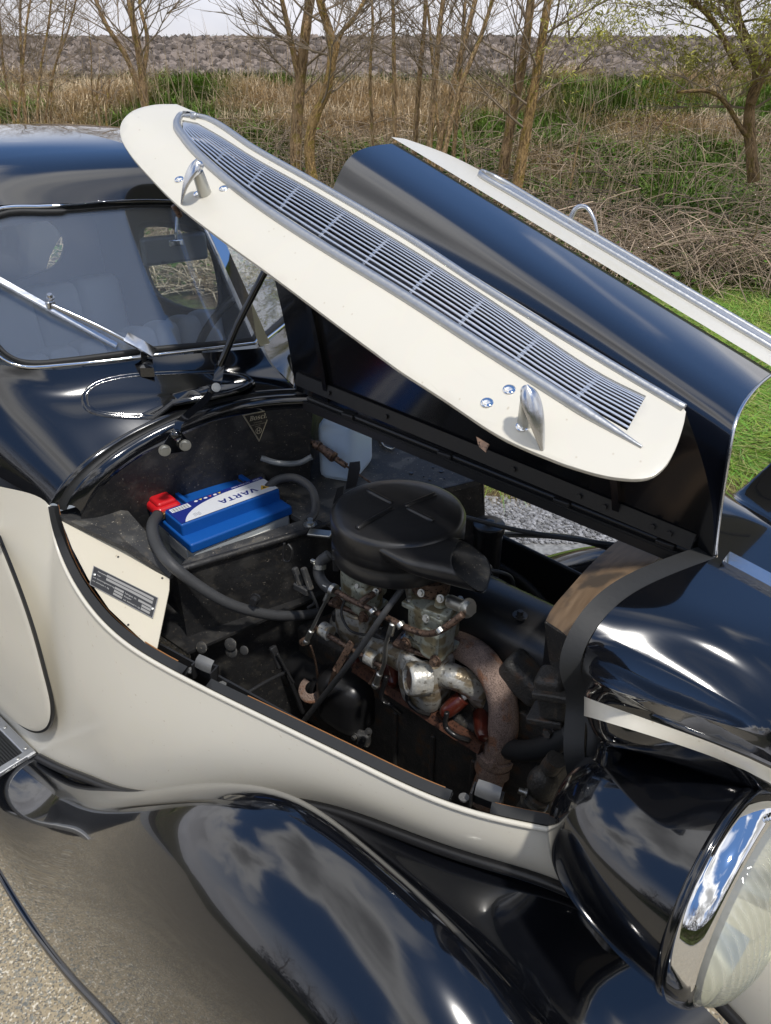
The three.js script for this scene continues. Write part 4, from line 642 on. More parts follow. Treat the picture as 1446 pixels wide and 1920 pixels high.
// hasps on the opening edge
for (const [a, b, c, n] of [[[0.268,0.738,0.534], [0.244,0.752,0.539], 0.9, 0], [[0.815,0.738,0.439], [0.807,0.75,0.433], 1, 1]]) {
  const T = n ? V([0.845,0.738,0.44]).sub(V([0.782,0.738,0.457])).normalize() : V([0.333,0.738,0.529]).sub(V([0.221,0.738,0.548])).normalize(), s = T.clone().cross(UP).normalize(), o = V(a).addScaledVector(s, -0.012).add(new THREE.Vector3(0, -0.018, 0));
  const q = (u, y, d) => o.clone().addScaledVector(T, u).addScaledVector(UP, y).addScaledVector(s, -d);
  const h = P('hood_hasp', [slab([q(-0.022, -0.012, 0.012), q(0.022, -0.012, 0.012), q(0.022, 0.022, 0.018), q(-0.022, 0.022, 0.018)], 0.004, s.clone().negate()), slab([q(-0.022, -0.012, 0.012), q(-0.022, 0.022, 0.018), q(-0.022, 0.02, -0.004), q(-0.022, -0.012, -0.006)], 0.003, T), slab([q(0.022, -0.012, 0.012), q(0.022, 0.022, 0.018), q(0.022, 0.02, -0.004), q(0.022, -0.012, -0.006)], 0.003, T)], M.baySatin);
  P('hasp_tongue', patch([[q(-0.019, 0.016, -0.001), q(0, 0.017, -0.003), q(0.019, 0.016, -0.001)], [q(-0.019, 0.030, 0.004), q(0, 0.032, 0.002), q(0.019, 0.030, 0.004)], [q(-0.018, 0.036, 0.013), q(0, 0.038, 0.012), q(0.018, 0.036, 0.013)]], 6, 6), M.dullZinc, h);
  for (const u of [-0.036, 0.038]) P('hasp_washer', cyl(q(u, -0.006, 0.004), UP, 0.008, 0.003), M.dullZinc, h);
}

// ---------------------------------------------------------------- battery and washer bottle
{
  const b = thing('car_battery', 'blue topped car battery with a red terminal cover beside the firewall', 'battery', [0.054, 0.665, 0.3725]);
  b.rotation.y = Math.atan2(0.987, 0.163) ;                  // local x runs along the battery, local z towards the middle of the car's cowl
  const B = (n, g, m, p = b) => mesh(n, g, m, p), L = 0.249, S = 0.205, bx = (x0, x1, y0, y1, z0, z1, r = 0.004) => rbox([(x0 + x1) / 2, (y0 + y1) / 2, -(z0 + z1) / 2], x1 - x0, y1 - y0, z1 - z0, r);
  B('case', bx(0.004, L - 0.004, 0, 0.162, 0.004, S - 0.004, 0.008), M.grey);
  B('case_sticker', [bx(0.08, 0.19, 0.128, 0.140, 0.0025, 0.006, 0.001), bx(0.0025, 0.006, 0.120, 0.150, 0.03, 0.11, 0.001)], M.ceramic);
  B('lid', [bx(0, L, 0.155, 0.178, 0, S, 0.005), bx(0.004, L - 0.004, 0.172, 0.206, 0.040, 0.118, 0.005), bx(0.06, L - 0.004, 0.172, 0.188, 0.10, S - 0.002, 0.005)], M.blue);
  const hd = B('handle', [bx(0.062, 0.072, 0.186, 0.200, 0.12, 0.212, 0.003), bx(0.215, 0.225, 0.186, 0.200, 0.12, 0.212, 0.003), bx(0.062, 0.225, 0.184, 0.204, 0.203, 0.214, 0.004)], M.blue);
  const grips = []; for (let i = 0; i < 22; i++) grips.push(bx(0.078 + i * 0.0064, 0.0812 + i * 0.0064, 0.2035, 0.2055, 0.204, 0.213, 0.0005)); B('grip_rib', grips, M.blue, hd);
  const rc = B('terminal_cover', [bx(-0.006, 0.054, 0.176, 0.203, 0.132, 0.205, 0.012), bx(0.002, 0.047, 0.196, 0.211, 0.142, 0.197, 0.008)], M.red);
  B('terminal_clamp', [bx(-0.004, 0.03, 0.182, 0.196, 0.122, 0.136, 0.003)], PM({ color: lin(0.5, 0.36, 0.16), metalness: 0.9, roughness: 0.35 })); void rc;
  const lt = canvasTex(1024, 384, (g) => {
    g.fillStyle = '#d9dbdf'; g.fillRect(0, 0, 1024, 384); g.fillStyle = '#1f2d7c';
    g.beginPath(); g.moveTo(0, 384); g.lineTo(1024, 384); g.lineTo(1024, 0); g.lineTo(985, 0); g.bezierCurveTo(940, 110, 820, 300, 400, 316); g.lineTo(0, 318); g.fill();
    g.fillStyle = '#e8eaee'; g.fillRect(810, 268, 190, 92); g.fillStyle = '#222'; for (let i = 0; i < 26; i++) g.fillRect(820 + i * 6.6, 276, (i * 7) % 4 + 1, 74);
    g.fillStyle = '#d9dbdf'; g.font = 'bold 44px sans-serif'; g.fillText('D59', 30, 368); g.font = 'bold 30px sans-serif'; g.fillText('12V 60Ah 540A', 140, 364);
    const ic = ['#e7c84a', '#e6e6ea', '#d06a4a', '#e6e6ea', '#e7c84a', '#e6e6ea']; ic.forEach((c, i) => { g.fillStyle = c; g.beginPath(); if (i % 2) g.arc(480 + i * 50, 344, 18, 0, 7); else { g.moveTo(462 + i * 50, 362); g.lineTo(498 + i * 50, 362); g.lineTo(480 + i * 50, 328); } g.fill(); });
    g.fillStyle = '#1b2a78'; g.font = 'bold 132px sans-serif'; g.fillText('VARTA', 170, 190);
    g.fillStyle = '#e2b53a'; g.beginPath(); g.moveTo(40, 92); g.lineTo(150, 92); g.lineTo(95, 192); g.fill(); g.fillStyle = '#3b3622'; g.beginPath(); g.moveTo(72, 110); g.lineTo(118, 110); g.lineTo(95, 154); g.fill();
    g.fillStyle = '#9a9da3'; g.font = '26px sans-serif'; g.fillText('Starterbatterie', 180, 250); for (let i = 0; i < 36; i++) if ((i * 5 + (i >> 2)) % 3) g.fillRect(800 + (i % 6) * 12, 40 + Math.floor(i / 6) * 12, 11, 11);
  });
  const lg = new THREE.PlaneGeometry(0.236, 0.073); lg.rotateX(-Math.PI / 2); lg.rotateY(Math.PI); lg.translate(0.1245, 0.2065, -0.079); B('label_print', lg, PM({ map: lt, roughness: 0.35, polygonOffset: true, polygonOffsetFactor: -1 }));
}
{
  const c = [0.069,0.86,-0.06], w = thing('washer_bottle', 'translucent bottle of blue washer fluid standing by the firewall', 'bottle', [0.035, 0.826, -0.115]);
  void c; w.rotation.y = 0.35;
  const secs = []; for (const [y, k] of [[0, 0.9], [0.004, 0.97], [0.012, 1], [0.118, 1], [0.132, 0.96], [0.142, 0.82], [0.146, 0.45], [0.18, 0.42]]) { const q = []; for (let i = 0; i < 36; i++) { const a = i / 36 * Math.PI * 2; q.push([Math.sign(Math.cos(a)) * Math.pow(Math.abs(Math.cos(a)), 0.35) * 0.048 * k, y, Math.sign(Math.sin(a)) * Math.pow(Math.abs(Math.sin(a)), 0.35) * 0.072 * k]); } secs.push(q); }
  mesh('bottle_body', [loft(secs), slab(secs[0], 0.002, UP)], PM({ color: lin(0.74, 0.87, 0.98), roughness: 0.45, transmission: 0.4, thickness: 0 }), w);
  const fl = []; for (const [y, k] of [[0.004, 0.9], [0.115, 0.93], [0.116, 0.02]]) fl.push(secs[2].map(([x, , z]) => [x * k, y, z * k])); mesh('washer_fluid', loft(fl), PM({ color: lin(0.42, 0.68, 0.97), roughness: 0.3 }), w);
  mesh('bottle_bracket', rbox([0.0, 0.06, -0.078], 0.03, 0.13, 0.008, 0.002), M.baySatin, w);
}
// ---------------------------------------------------------------- cabin, windscreen, wiper, prop
{
  const WN = V([0.77788,0.49678,0.38485]), wo = (p, d) => V(p).addScaledVector(WN, d);
  const pane = [[-0.12,1.146,0.003], [-0.167,1.148,0.094], [-0.22,1.152,0.197], [-0.269,1.151,0.297], [-0.316,1.151,0.392], [-0.341,1.156,0.435], [-0.361,1.171,0.457], [-0.385,1.2,0.469], [-0.414,1.248,0.464], [-0.452,1.333,0.432], [-0.477,1.402,0.393], [-0.471,1.42,0.358], [-0.436,1.421,0.285], [-0.379,1.421,0.171], [-0.318,1.418,0.052], [-0.285,1.411,-0.005]];
  const glassGeo = slab(pane.map((p) => wo(p, 0)), 0.005, WN), ringPts = [...cub(pane, 4), V(pane[0])];
  const gr = P('windscreen', glassGeo, M.hazyGlass), gl = P('windscreen', mirrorZ(glassGeo), M.hazyGlass);
  const rub = tube(ringPts.map((p) => wo(p, 0.002)), 0.007, { seg: 160, rad: 8, smooth: false }), trim = tube(ringPts.map((p) => { const c = V([-0.303,1.282,0.197]); return wo(V(p).addScaledVector(V(p).sub(c).normalize(), 0.013), 0.006); }), 0.0042, { seg: 160, rad: 8, smooth: false });
  P('windscreen_rubber', rub, M.rubber, gr); P('windscreen_trim', trim, M.chrome, gr); P('windscreen_rubber', mirrorZ(rub), M.rubber, gl); P('windscreen_trim', mirrorZ(trim), M.chrome, gl);
  P('windscreen_pillar', strip([wo([-0.11,1.132,-0.001], 0.008), wo([-0.29,1.419,-0.006], 0.008)], 0.03, 0.014, () => WN.clone().setZ(0).normalize()), M.chrome);
  // roof
  const hz = [0, 0.16, 0.32, 0.44, 0.54, 0.60, 0.635], hx = [-0.288, -0.375, -0.460, -0.524, -0.585, -0.66, -0.72], hy = [1.424, 1.432, 1.438, 1.434, 1.405, 1.34, 1.25];
  const R0 = hz.map((z, i) => [hx[i], hy[i], z]);
  const row = (dx, yy, wz) => hz.map((z, i) => [mixv(hx[i], hx[0], Math.min(1, -dx * 0.8)) + dx, yy - 0.06 * Math.pow(z / 0.6, 2) - (i > 4 ? (i - 4) * 0.075 : 0), z * wz]);
  const roof = patch([R0, row(-0.06, 1.482, 1.0), row(-0.20, 1.525, 1.01), row(-0.55, 1.555, 1.02), row(-1.0, 1.55, 1.0), row(-1.5, 1.44, 0.95), row(-1.85, 1.22, 0.88), row(-2.05, 0.9, 0.85)], 6, 8);
  P('roof', [roof, mirrorZ(roof)], M.black);
  P('roof_lining', patch([[-0.68, -0.85, -1.3, -1.75].map((x, i) => [x, [1.36, 1.43, 1.42, 1.25][i], 0.52]), [-0.36, -0.7, -1.3, -1.75].map((x, i) => [x, [1.42, 1.51, 1.48, 1.27][i], 0]), [-0.68, -0.85, -1.3, -1.75].map((x, i) => [x, [1.36, 1.43, 1.42, 1.25][i], -0.52])], 4, 4), M.trimIn);
  // cabin sides and back, pierced by windows
  const wallWith = (outline, holes, put) => { const g = fineShape(outline, holes, 0.02), p = g.attributes.position; for (let i = 0; i < p.count; i++) { const q = put(p.getX(i), p.getY(i), p.getZ(i)); p.setXYZ(i, ...q); } g.computeVertexNormals(); return g; };
  const win = (x0, x1, y0, y1, r = 0.05) => sp2([[x0 + r, y0], [x1 - r, y0], [x1, y0 + r], [x1, y1 - r], [x1 - r, y1], [x0 + r, y1], [x0, y1 - r], [x0, y0 + r]], 4, true);
  const sideOut = [[-0.36, 0.4], [-0.40, 1.08], [-0.66, 1.38], [-1.3, 1.40], [-1.85, 1.2], [-1.95, 0.4]];
  for (const s of [1, -1]) {
    const holes = [win(-1.45, -1.0, 0.93, 1.2), win(-0.94, -0.50, 0.97, 1.24)];
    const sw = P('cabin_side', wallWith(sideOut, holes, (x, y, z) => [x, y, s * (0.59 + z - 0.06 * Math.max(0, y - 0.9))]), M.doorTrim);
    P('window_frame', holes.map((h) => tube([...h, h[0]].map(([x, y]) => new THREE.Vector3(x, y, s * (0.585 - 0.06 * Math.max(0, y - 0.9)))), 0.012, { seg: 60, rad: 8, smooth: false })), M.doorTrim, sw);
    P('side_glass', holes.map((h) => { const g = new THREE.ShapeGeometry(new THREE.Shape(h.map(([x, y]) => new THREE.Vector2(x, y)))); g.translate(0, 0, s * 0.597); return g; }), M.glass, sw);
  }
  const rw = win(-0.43, 0.43, 1.03, 1.215, 0.07);
  const back = P('cabin_back', wallWith([[-0.58, 0.4], [0.58, 0.4], [0.58, 1.15], [0.5, 1.36], [-0.5, 1.36], [-0.58, 1.15]], [rw], (x, y, z) => [-1.74 - z - 0.25 * Math.max(0, 1.0 - y) * 0, y, x]), M.trimIn);
  P('rear_glass', (() => { const g = new THREE.ShapeGeometry(new THREE.Shape(rw.map(([x, y]) => new THREE.Vector2(x, y)))); g.rotateY(-Math.PI / 2); g.translate(-1.745, 0, 0); return g; })(), M.glass, back);
  P('cabin_floor', rbox([-1.1, 0.4, 0], 1.6, 0.02, 1.16, 0.005), M.trimIn);
  P('dashboard', rbox([-0.36, 0.95, 0], 0.08, 0.2, 1.1, 0.03), M.trimIn);
  const pleats = (x, y0, y1, w, n, tilt) => { const out = []; for (let i = 0; i < n; i++) out.push(rbox([x, (y0 + y1) / 2, -w / 2 + (i + 0.5) * w / n], 0.13, y1 - y0, w / n * 1.02, 0.035, 0, 0, tilt)); return out; };
  const fs = P('front_seat', pleats(-0.98, 0.5, 0.965, 1.1, 12, 0.15), M.seat); P('seat_cushion', rbox([-0.75, 0.52, 0], 0.45, 0.16, 1.1, 0.06), M.seat, fs);
  P('rear_seat', pleats(-1.62, 0.5, 1.0, 1.1, 6, 0.12), M.seat);
  P('steering_wheel', (() => { const t = new THREE.TorusGeometry(0.185, 0.012, 10, 48); t.rotateY(Math.PI / 2); t.rotateZ(-0.5); t.translate(-0.56, 1.0, -0.33); return t; })(), M.black2);
  const mir = P('rear_mirror', (() => { const c = wo([-0.287,1.357,0.068], -0.06), g = new RoundedBoxGeometry(0.018, 0.062, 0.155, 4, 0.009); g.rotateY(-0.25); g.translate(...c.toArray()); return g; })(), PM({ color: lin(0.20, 0.22, 0.24), roughness: 0.35, metalness: 0.3 }));
  P('mirror_stem', [tube([wo([-0.307,1.407,0.043], -0.02), wo([-0.294,1.375,0.059], -0.035), wo([-0.29,1.364,0.063], -0.05)].map(V), 0.004), rbox(wo([-0.29,1.364,0.063], -0.046).toArray(), 0.012, 0.016, 0.035, 0.004, -0.3)], M.chrome, mir);
  // wiper
  const wa = (q, d) => wo(q, d);
  const w = P('wiper_arm', [tube([wa([-0.239,1.153,0.235], 0.03), wa([-0.292,1.196,0.285], 0.034), wa([-0.357,1.248,0.35], 0.028)], 0.0048, { seg: 20 }), strip([wa([-0.221,1.14,0.215], 0.030), wa([-0.241,1.157,0.233], 0.036), wa([-0.261,1.174,0.251], 0.034)].map(V), 0.020, 0.014, () => WN), rbox(wa([-0.357,1.248,0.35], 0.026).toArray(), 0.014, 0.016, 0.018, 0.004), hex(wa([-0.361,1.258,0.345], 0.03), [0.3, 0.9, 0.2], 0.006, 0.01)], M.dullChrome);
  P('wiper_blade', [strip([wa([-0.463,1.338,0.449], 0.018), wa([-0.355,1.242,0.352], 0.022), wa([-0.266,1.168,0.27], 0.010)].map(V), 0.010, 0.010, () => WN), strip([wa([-0.462,1.335,0.45], 0.010), wa([-0.353,1.239,0.354], 0.012), wa([-0.266,1.164,0.273], 0.005)].map(V), 0.005, 0.012, () => WN)], M.dullChrome, w);
  P('wiper_spindle', [cyl(wa([-0.227,1.134,0.234], 0.0), [0.3, 0.9, 0.2], 0.007, 0.03), slab([[-0.269,1.135,0.254], [-0.217,1.125,0.255], [-0.194,1.125,0.236], [-0.21,1.14,0.225]], 0.02, UP)], M.black, w);
  // cowl fittings
  P('cowl_knob', [cyl([-0.068,1.058,-0.017], UP, 0.009, 0.014, 0.008), cyl([-0.062,1.056,-0.011], UP, 0.014, 0.004)], M.chrome);
  P('cowl_latch', strip([[-0.109,1.068,0.017], [-0.09,1.062,-0.012], [-0.064,1.06,-0.013]].map(V), 0.01, 0.005, up), M.black);
  P('drain_hose', tube([[-0.03, 1.06, -0.03], [-0.06,1.107,-0.033], [-0.03,1.121,-0.019], [0,1.104,-0.015]], 0.004), M.rubber);
  // prop that holds the right half of the hood
  const prop = P('hood_prop', [tube([[0,1.327,0.07], [-0.04,1.221,0.122], [-0.06,1.14,0.162]], 0.0075, { smooth: false, seg: 6 }), strip([[-0.06,1.142,0.162], [-0.06,1.112,0.173], [-0.055,1.098,0.185]].map(V), 0.018, 0.01, () => new THREE.Vector3(0.8, 0.3, 0.5)), strip([[-0.055,1.103,0.184], [-0.045,1.085,0.221], [-0.04,1.069,0.272], [-0.04,1.061,0.295], [-0.035,1.043,0.309], [-0.03,1.036,0.311]].map(V), 0.014, 0.005, () => new THREE.Vector3(0.8, 0.3, 0.5))], M.black);
  P('prop_bracket', [slab([[-0.04,1.019,0.345], [-0.04,1.042,0.321], [-0.04,1.042,0.295], [-0.04,1.009,0.276], [-0.04,0.993,0.284], [-0.04,1.004,0.335]], 0.005, [0.8, 0.1, 0.5]), ball([-0.03,1.042,0.312], 0.012)], M.black, prop);
  for (const q of [[-0.034,1.017,0.341], [-0.034,1.011,0.292]]) P('bracket_bolt', hex(q, [0.85, 0.1, 0.5], 0.009, 0.008), M.zinc, prop);
  P('prop_pin', hex([-0.045,1.104,0.19], [0.8, 0.3, 0.5], 0.007, 0.008), M.zinc, prop);
}
// ---------------------------------------------------------------- the place: yard, verge, overgrown bank, ballast
const RX = new THREE.Vector3(Math.cos(A40), 0, -Math.sin(A40)), FX = new THREE.Vector3(-Math.sin(A40), 0, -Math.cos(A40));
const SD = (s, h, d) => new THREE.Vector3(1.169, 0, 1.086).addScaledVector(RX, s).addScaledVector(FX, d).setY(h);   // s metres to the right of where the photographer stood, d metres ahead
const PROF = [[-200, 3], [-15, 2.4], [-9, 1.3], [-5.6, 0.15], [-4.4, 0], [6.6, 0], [8, 0.06], [10.5, 0.28], [13, 0.72], [17, 1.45], [20, 1.93], [23.2, 2.64], [25, 2.68], [400, 2.68]];
function hgt(s, d) { let h = 0; for (let i = 1; i < PROF.length; i++) if (d <= PROF[i][0]) { const [a, x] = PROF[i - 1], [b, y] = PROF[i]; h = mixv(x, y, sst(0, 1, (d - a) / (b - a)) * 0.4 + 0.6 * (d - a) / (b - a)); break; } const rough = sst(6.8, 9, d) * (1 - sst(18.5, 20, d)) ; return h + rough * 0.35 * (fbm(s * 0.5 + 40, d * 0.5 + 40, 301, 4) - 0.5); }
{
  const ds = []; for (let d = -200; d < -16; d += 20) ds.push(d); for (let d = -16; d < 26; d += 0.4) ds.push(d); for (let d = 26; d <= 400; d += 40) ds.push(d);
  const ss = []; for (let s = -300; s < -20; s += 28) ss.push(s); for (let s = -20; s <= 20; s += 0.5) ss.push(s); for (let s = 48; s <= 300; s += 28) ss.push(s);
  const soil = tex(512, (u, v) => { const a = fbm(u * 8, v * 8, 201, 5, 8), b = fbm(u * 40, v * 40, 203, 3, 40), g = fbm(u * 4, v * 4, 205, 4, 4); let c = mixc([0.30, 0.25, 0.18], [0.46, 0.39, 0.28], a); c = mixc(c, [0.25, 0.31, 0.13], sst(0.5, 0.7, g) * 0.75); return mixc(c, [0.16, 0.13, 0.1], sst(0.55, 0.8, b) * 0.6); }, true, 0.5);
  struct('ground', gridGeo(ds.map((d) => ss.map((s) => SD(s, hgt(s, d), d)))), PM({ map: soil, roughness: 1 }));
  const agg = tex(1024, (u, v) => { const a = fbm(u * 160, v * 160, 211, 2, 160), b = fbm(u * 230, v * 230, 213, 2, 230), c0 = fbm(u * 6, v * 6, 215, 4, 6), e = fbm(u * 110, v * 110, 217, 2, 110); let c = mixc([0.60, 0.55, 0.46], [0.74, 0.68, 0.57], c0); c = mixc(c, [0.86, 0.83, 0.76], sst(0.6, 0.8, a)); c = mixc(c, [0.34, 0.34, 0.33], sst(0.56, 0.75, b) * 0.75); return mixc(c, [0.46, 0.48, 0.48], sst(0.6, 0.78, e) * 0.6); }, true, 1.4);
  const aggB = tex(512, (u, v) => { const p = vnoise(u * 110, v * 110, 219, 110); return [p, p, p]; }, false, 1.4);
  const flat = (d0, d1, y, s0 = -14, s1 = 14) => gridGeo([d0, mixv(d0, d1, 0.5), d1].map((d) => Array.from({ length: 29 }, (_, i) => SD(mixv(s0, s1, i / 28), y, d + (d === d1 ? 0.16 * (fbm(i * 0.7, d, 231, 3) - 0.5) : 0)))));
  struct('pavement', flat(-4.2, 2.62, 0.004), PM({ map: agg, bumpMap: aggB, bumpScale: 0.003, roughness: 0.95 }));
  const grav = tex(512, (u, v) => { const a = vnoise(u * 60, v * 60, 221, 60), b = vnoise(u * 120, v * 120, 223, 120); return mixc([0.42, 0.42, 0.42], [0.66, 0.66, 0.65], a * 0.6 + b * 0.4); }, true, 1);
  struct('gravel_strip', flat(2.5, 2.98, 0.008), PM({ map: grav, roughness: 1 }));
  struct('bare_verge', flat(2.95, 3.6, 0.0125), PM({ color: lin(0.24, 0.175, 0.105), map: soil, roughness: 1 }));
  struct('gravel_strip', flat(-4.7, -4.1, 0.008), PM({ map: grav, roughness: 1 }));
}
const stuff = (o, label, category) => { o.userData.kind = 'stuff'; o.castShadow = o.receiveShadow = true; return tag(o, label, category); };
function scatter(name, geo, mat, n, place, label, category) {
  const im = new THREE.InstancedMesh(geo, mat, n), m = new THREE.Matrix4(), q = new THREE.Quaternion(), c = new THREE.Color(); im.name = numbered(name);
  for (let i = 0; i < n; i++) { const p = place(i); q.setFromEuler(p.rot ?? new THREE.Euler(0, rr(0, 6.28), 0)); m.compose(p.pos, q, p.scale); im.setMatrixAt(i, m); if (p.color) im.setColorAt(i, c.setRGB(...p.color)); }
  scene.add(im); return stuff(im, label, category);
}
function tuft(blades, spread, lean, w, droop = 0.25) {
  const pos = [], nor = []; for (let b = 0; b < blades; b++) {
    const a = rr(0, 6.28), r = rr(0, spread), x = Math.cos(a) * r, z = Math.sin(a) * r, h = rr(0.5, 1), la = rr(0, 6.28), l = rr(0.1, lean), lx = Math.cos(la) * l, lz = Math.sin(la) * l, fx = -Math.sin(la + rr(-1, 1)) * w, fz = Math.cos(la) * w;
    const P0 = [x, 0, z], P1 = [x + lx * 0.35, h * 0.55, z + lz * 0.35], P2 = [x + lx, h * (1 - droop * l), z + lz];
    const A = [P0[0] - fx, 0, P0[2] - fz], B = [P0[0] + fx, 0, P0[2] + fz], C = [P1[0] - fx * 0.8, P1[1], P1[2] - fz * 0.8], D = [P1[0] + fx * 0.8, P1[1], P1[2] + fz * 0.8];
    pos.push(...A, ...B, ...C, ...B, ...D, ...C, ...C, ...D, ...P2);
  }
  const g = new THREE.BufferGeometry(); g.setAttribute('position', new THREE.Float32BufferAttribute(pos, 3)); g.computeVertexNormals(); return g;
}
const leafM = () => PM({ color: 0xffffff, roughness: 0.9, specularIntensity: 0.2 });
reseed(11);
{
  const green = (x, y) => sst(0.43, 0.58, fbm(x * 0.75 + 9, y * 0.42 + 3, 321, 4));
  // lawn on the right
  scatter('lawn_grass', tuft(16, 0.09, 0.7, 0.0045), leafM(), 15000, () => { const d = rr(3.4, 7.1), s = rr(0.3, 0.62 * d + 0.9), y = hgt(s, d), k = rnd(); return { pos: SD(s, y, d), scale: new THREE.Vector3(1, rr(0.05, 0.13), 1), color: k > 0.8 ? [0.45, 0.42, 0.17] : [rr(0.16, 0.28), rr(0.30, 0.42), rr(0.045, 0.08)] }; }, 'short bright green grass on the verge behind the nose of the car', 'grass');
  scatter('dead_straw', tuft(8, 0.12, 1.6, 0.003, 0.75), leafM(), 2600, () => { const d = rr(2.96, 3.55), s = rr(-0.2, 3.2), k = rr(0.7, 1.2); return { pos: SD(s, 0.01, d), scale: new THREE.Vector3(0.16, rr(0.015, 0.05), 0.16), color: [0.42 * k, 0.31 * k, 0.16 * k] }; }, 'dry straw lying along the gravel edge', 'straw');
  scatter('gravel', new THREE.DodecahedronGeometry(1), PM({ color: 0xffffff, roughness: 0.9 }), 5200, () => { const d = rr(2.58, 2.98), s = rr(-0.1, 1.6), k = rr(0.13, 0.42), z = rr(0.004, 0.011); return { pos: SD(s, 0.012, d), rot: new THREE.Euler(rr(0, 3), rr(0, 3), 0), scale: new THREE.Vector3(z, z * 0.7, z * 1.2), color: [k, k, k * 1.03] }; }, 'grey stone chippings in a strip beside the pavement', 'gravel');
  // bank: dead grass with green showing through
  const wide = (d) => 0.60 * d + 1.5;
  scatter('dry_grass', tuft(14, 0.16, 0.9, 0.006), leafM(), 17000, () => { const d = 6.9 + 12.2 * Math.pow(rnd(), 0.8), s = rr(-wide(d) - 3, wide(d)), g = green(s, d), k = rr(0.75, 1.25); return { pos: SD(s, hgt(s, d) - 0.02, d), scale: new THREE.Vector3(1.3, rr(0.16, 0.46) * (1 - 0.4 * g), 1.3), color: g > rnd() * 0.9 + 0.1 ? [0.22 * k, 0.27 * k, 0.075 * k] : [0.62 * k, 0.50 * k, 0.335 * k] }; }, 'tall dead grass covering the bank below the ballast', 'grass');
  scatter('bank_grass', tuft(18, 0.2, 1.2, 0.008), leafM(), 4200, () => { let d, s; do { d = rr(7.4, 17.8); s = rr(-wide(d), wide(d)); } while (green(s, d) < 0.55); const k = rr(0.7, 1.3); return { pos: SD(s, hgt(s, d), d), scale: new THREE.Vector3(1.2, rr(0.18, 0.4), 1.2), color: [0.18 * k, 0.28 * k, 0.06 * k] }; }, 'patches of fresh green grass on the bank', 'grass');
  const leaf = new THREE.BufferGeometry(); leaf.setAttribute('position', new THREE.Float32BufferAttribute([0, 0, 0, 0.4, 0.1, 0.35, 0, 0.16, 1, 0, 0, 0, 0, 0.16, 1, -0.4, 0.1, 0.35], 3)); leaf.computeVertexNormals();
  scatter('bramble_leaf', leaf, leafM(), 16000, (i) => { const c = Math.floor(i / 60); const cs = (hash(c, 1, 0, 5) - 0.36) * 13, cd = 6.9 + 6 * Math.pow(hash(c, 2, 0, 5), 1.6), s = cs + (rnd() + rnd() - 1) * 0.8, d = cd + (rnd() + rnd() - 1) * 0.6, k = rr(0.6, 1.3); return { pos: SD(s, hgt(s, d) + rr(0, 0.35), d), rot: new THREE.Euler(rr(-0.9, 0.5), rr(0, 6.28), rr(-0.5, 0.5)), scale: new THREE.Vector3(1, 1, 1).multiplyScalar(rr(0.04, 0.085)), color: [0.10 * k, 0.19 * k, 0.035 * k] }; }, 'low green bramble leaves among the dead stalks', 'brambles');
  // fallen and arching dead stems
  const stick = [0, 1, 2].map((j) => { const pts = []; for (let i = 0; i <= 5; i++) pts.push([(i / 5 - 0.5), 0.22 * Math.sin(i / 5 * 3.14 * (0.7 + 0.3 * j)) + rr(-0.03, 0.03), rr(-0.05, 0.05)]); return tube(pts, (t) => 0.0042 * (1.1 - t * 0.7), { rad: 4, seg: 7, caps: false }); });
  stick.forEach((g, j) => scatter('dead_brush', g, PM({ color: 0xffffff, roughness: 0.95 }), 1500, () => { let d, s; do { d = 6.7 + 6.5 * Math.pow(rnd(), 1.5); s = rr(d < 8 ? 0.4 : -4.5, wide(d)); } while (fbm(s * 0.9 + 3, d * 0.9, 351, 3) < mixv(0.36, 0.56, sst(7.5, 12, d))); const k = rr(0.35, 1.25), L = rr(0.3, 1.4); return { pos: SD(s, hgt(s, d) + rr(-0.02, 0.34), d), rot: new THREE.Euler(rr(-0.5, 0.5), rr(0, 6.28), rr(-0.5, 0.5)), scale: new THREE.Vector3(L, L * rr(0.5, 1.3), L), color: [0.42 * k, 0.32 * k, 0.23 * k] }; }, ['tangle of dead brown stems on the bank behind the open hood', 'fallen grey brown twigs lying along the foot of the bank', 'arching dead stalks tangled at the foot of the bank'][j], 'brushwood'));
  scatter('thin_stalk', tube([[0, 0, 0], [0.03, 0.5, 0.02], [-0.04, 1, 0.05]], (t) => 0.0055 * (1.1 - t), { rad: 4, seg: 5, caps: false }), PM({ color: 0xffffff, roughness: 0.95 }), 1500, () => { const d = 7.5 + 10.5 * Math.pow(rnd(), 0.9), s = rr(-wide(d), wide(d)), k = rr(0.7, 1.3), L = rr(0.5, 1.5); return { pos: SD(s, hgt(s, d), d), rot: new THREE.Euler(rr(-0.3, 0.3), rr(0, 6.28), rr(-0.4, 0.4)), scale: new THREE.Vector3(L, L, L), color: [0.34 * k, 0.26 * k, 0.17 * k] }; }, 'thin upright dead stalks on the bank', 'stalks');
  // railway ballast along the top
  const stone = new THREE.IcosahedronGeometry(1, 0), sp = stone.attributes.position; for (let i = 0; i < sp.count; i++) { const k = 0.75 + 0.5 * hash(Math.round(sp.getX(i) * 9), Math.round(sp.getY(i) * 9), Math.round(sp.getZ(i) * 9), 3); sp.setXYZ(i, sp.getX(i) * k, sp.getY(i) * k, sp.getZ(i) * k); } stone.computeVertexNormals();
  scatter('ballast', stone, PM({ color: 0xffffff, roughness: 0.95 }), 15000, () => { const d = rr(18.7, 23.7), s = rr(-15, 15), k = rr(0.3, 1.45), z = rr(0.06, 0.17); return { pos: SD(s, hgt(s, d) + rr(-0.02, 0.05), d), rot: new THREE.Euler(rr(0, 6), rr(0, 6), rr(0, 6)), scale: new THREE.Vector3(z * 1.2, z * 0.8, z), color: [0.215 * k, 0.175 * k, 0.148 * k] }; }, 'rough brown stones of the embankment under the sky', 'ballast');
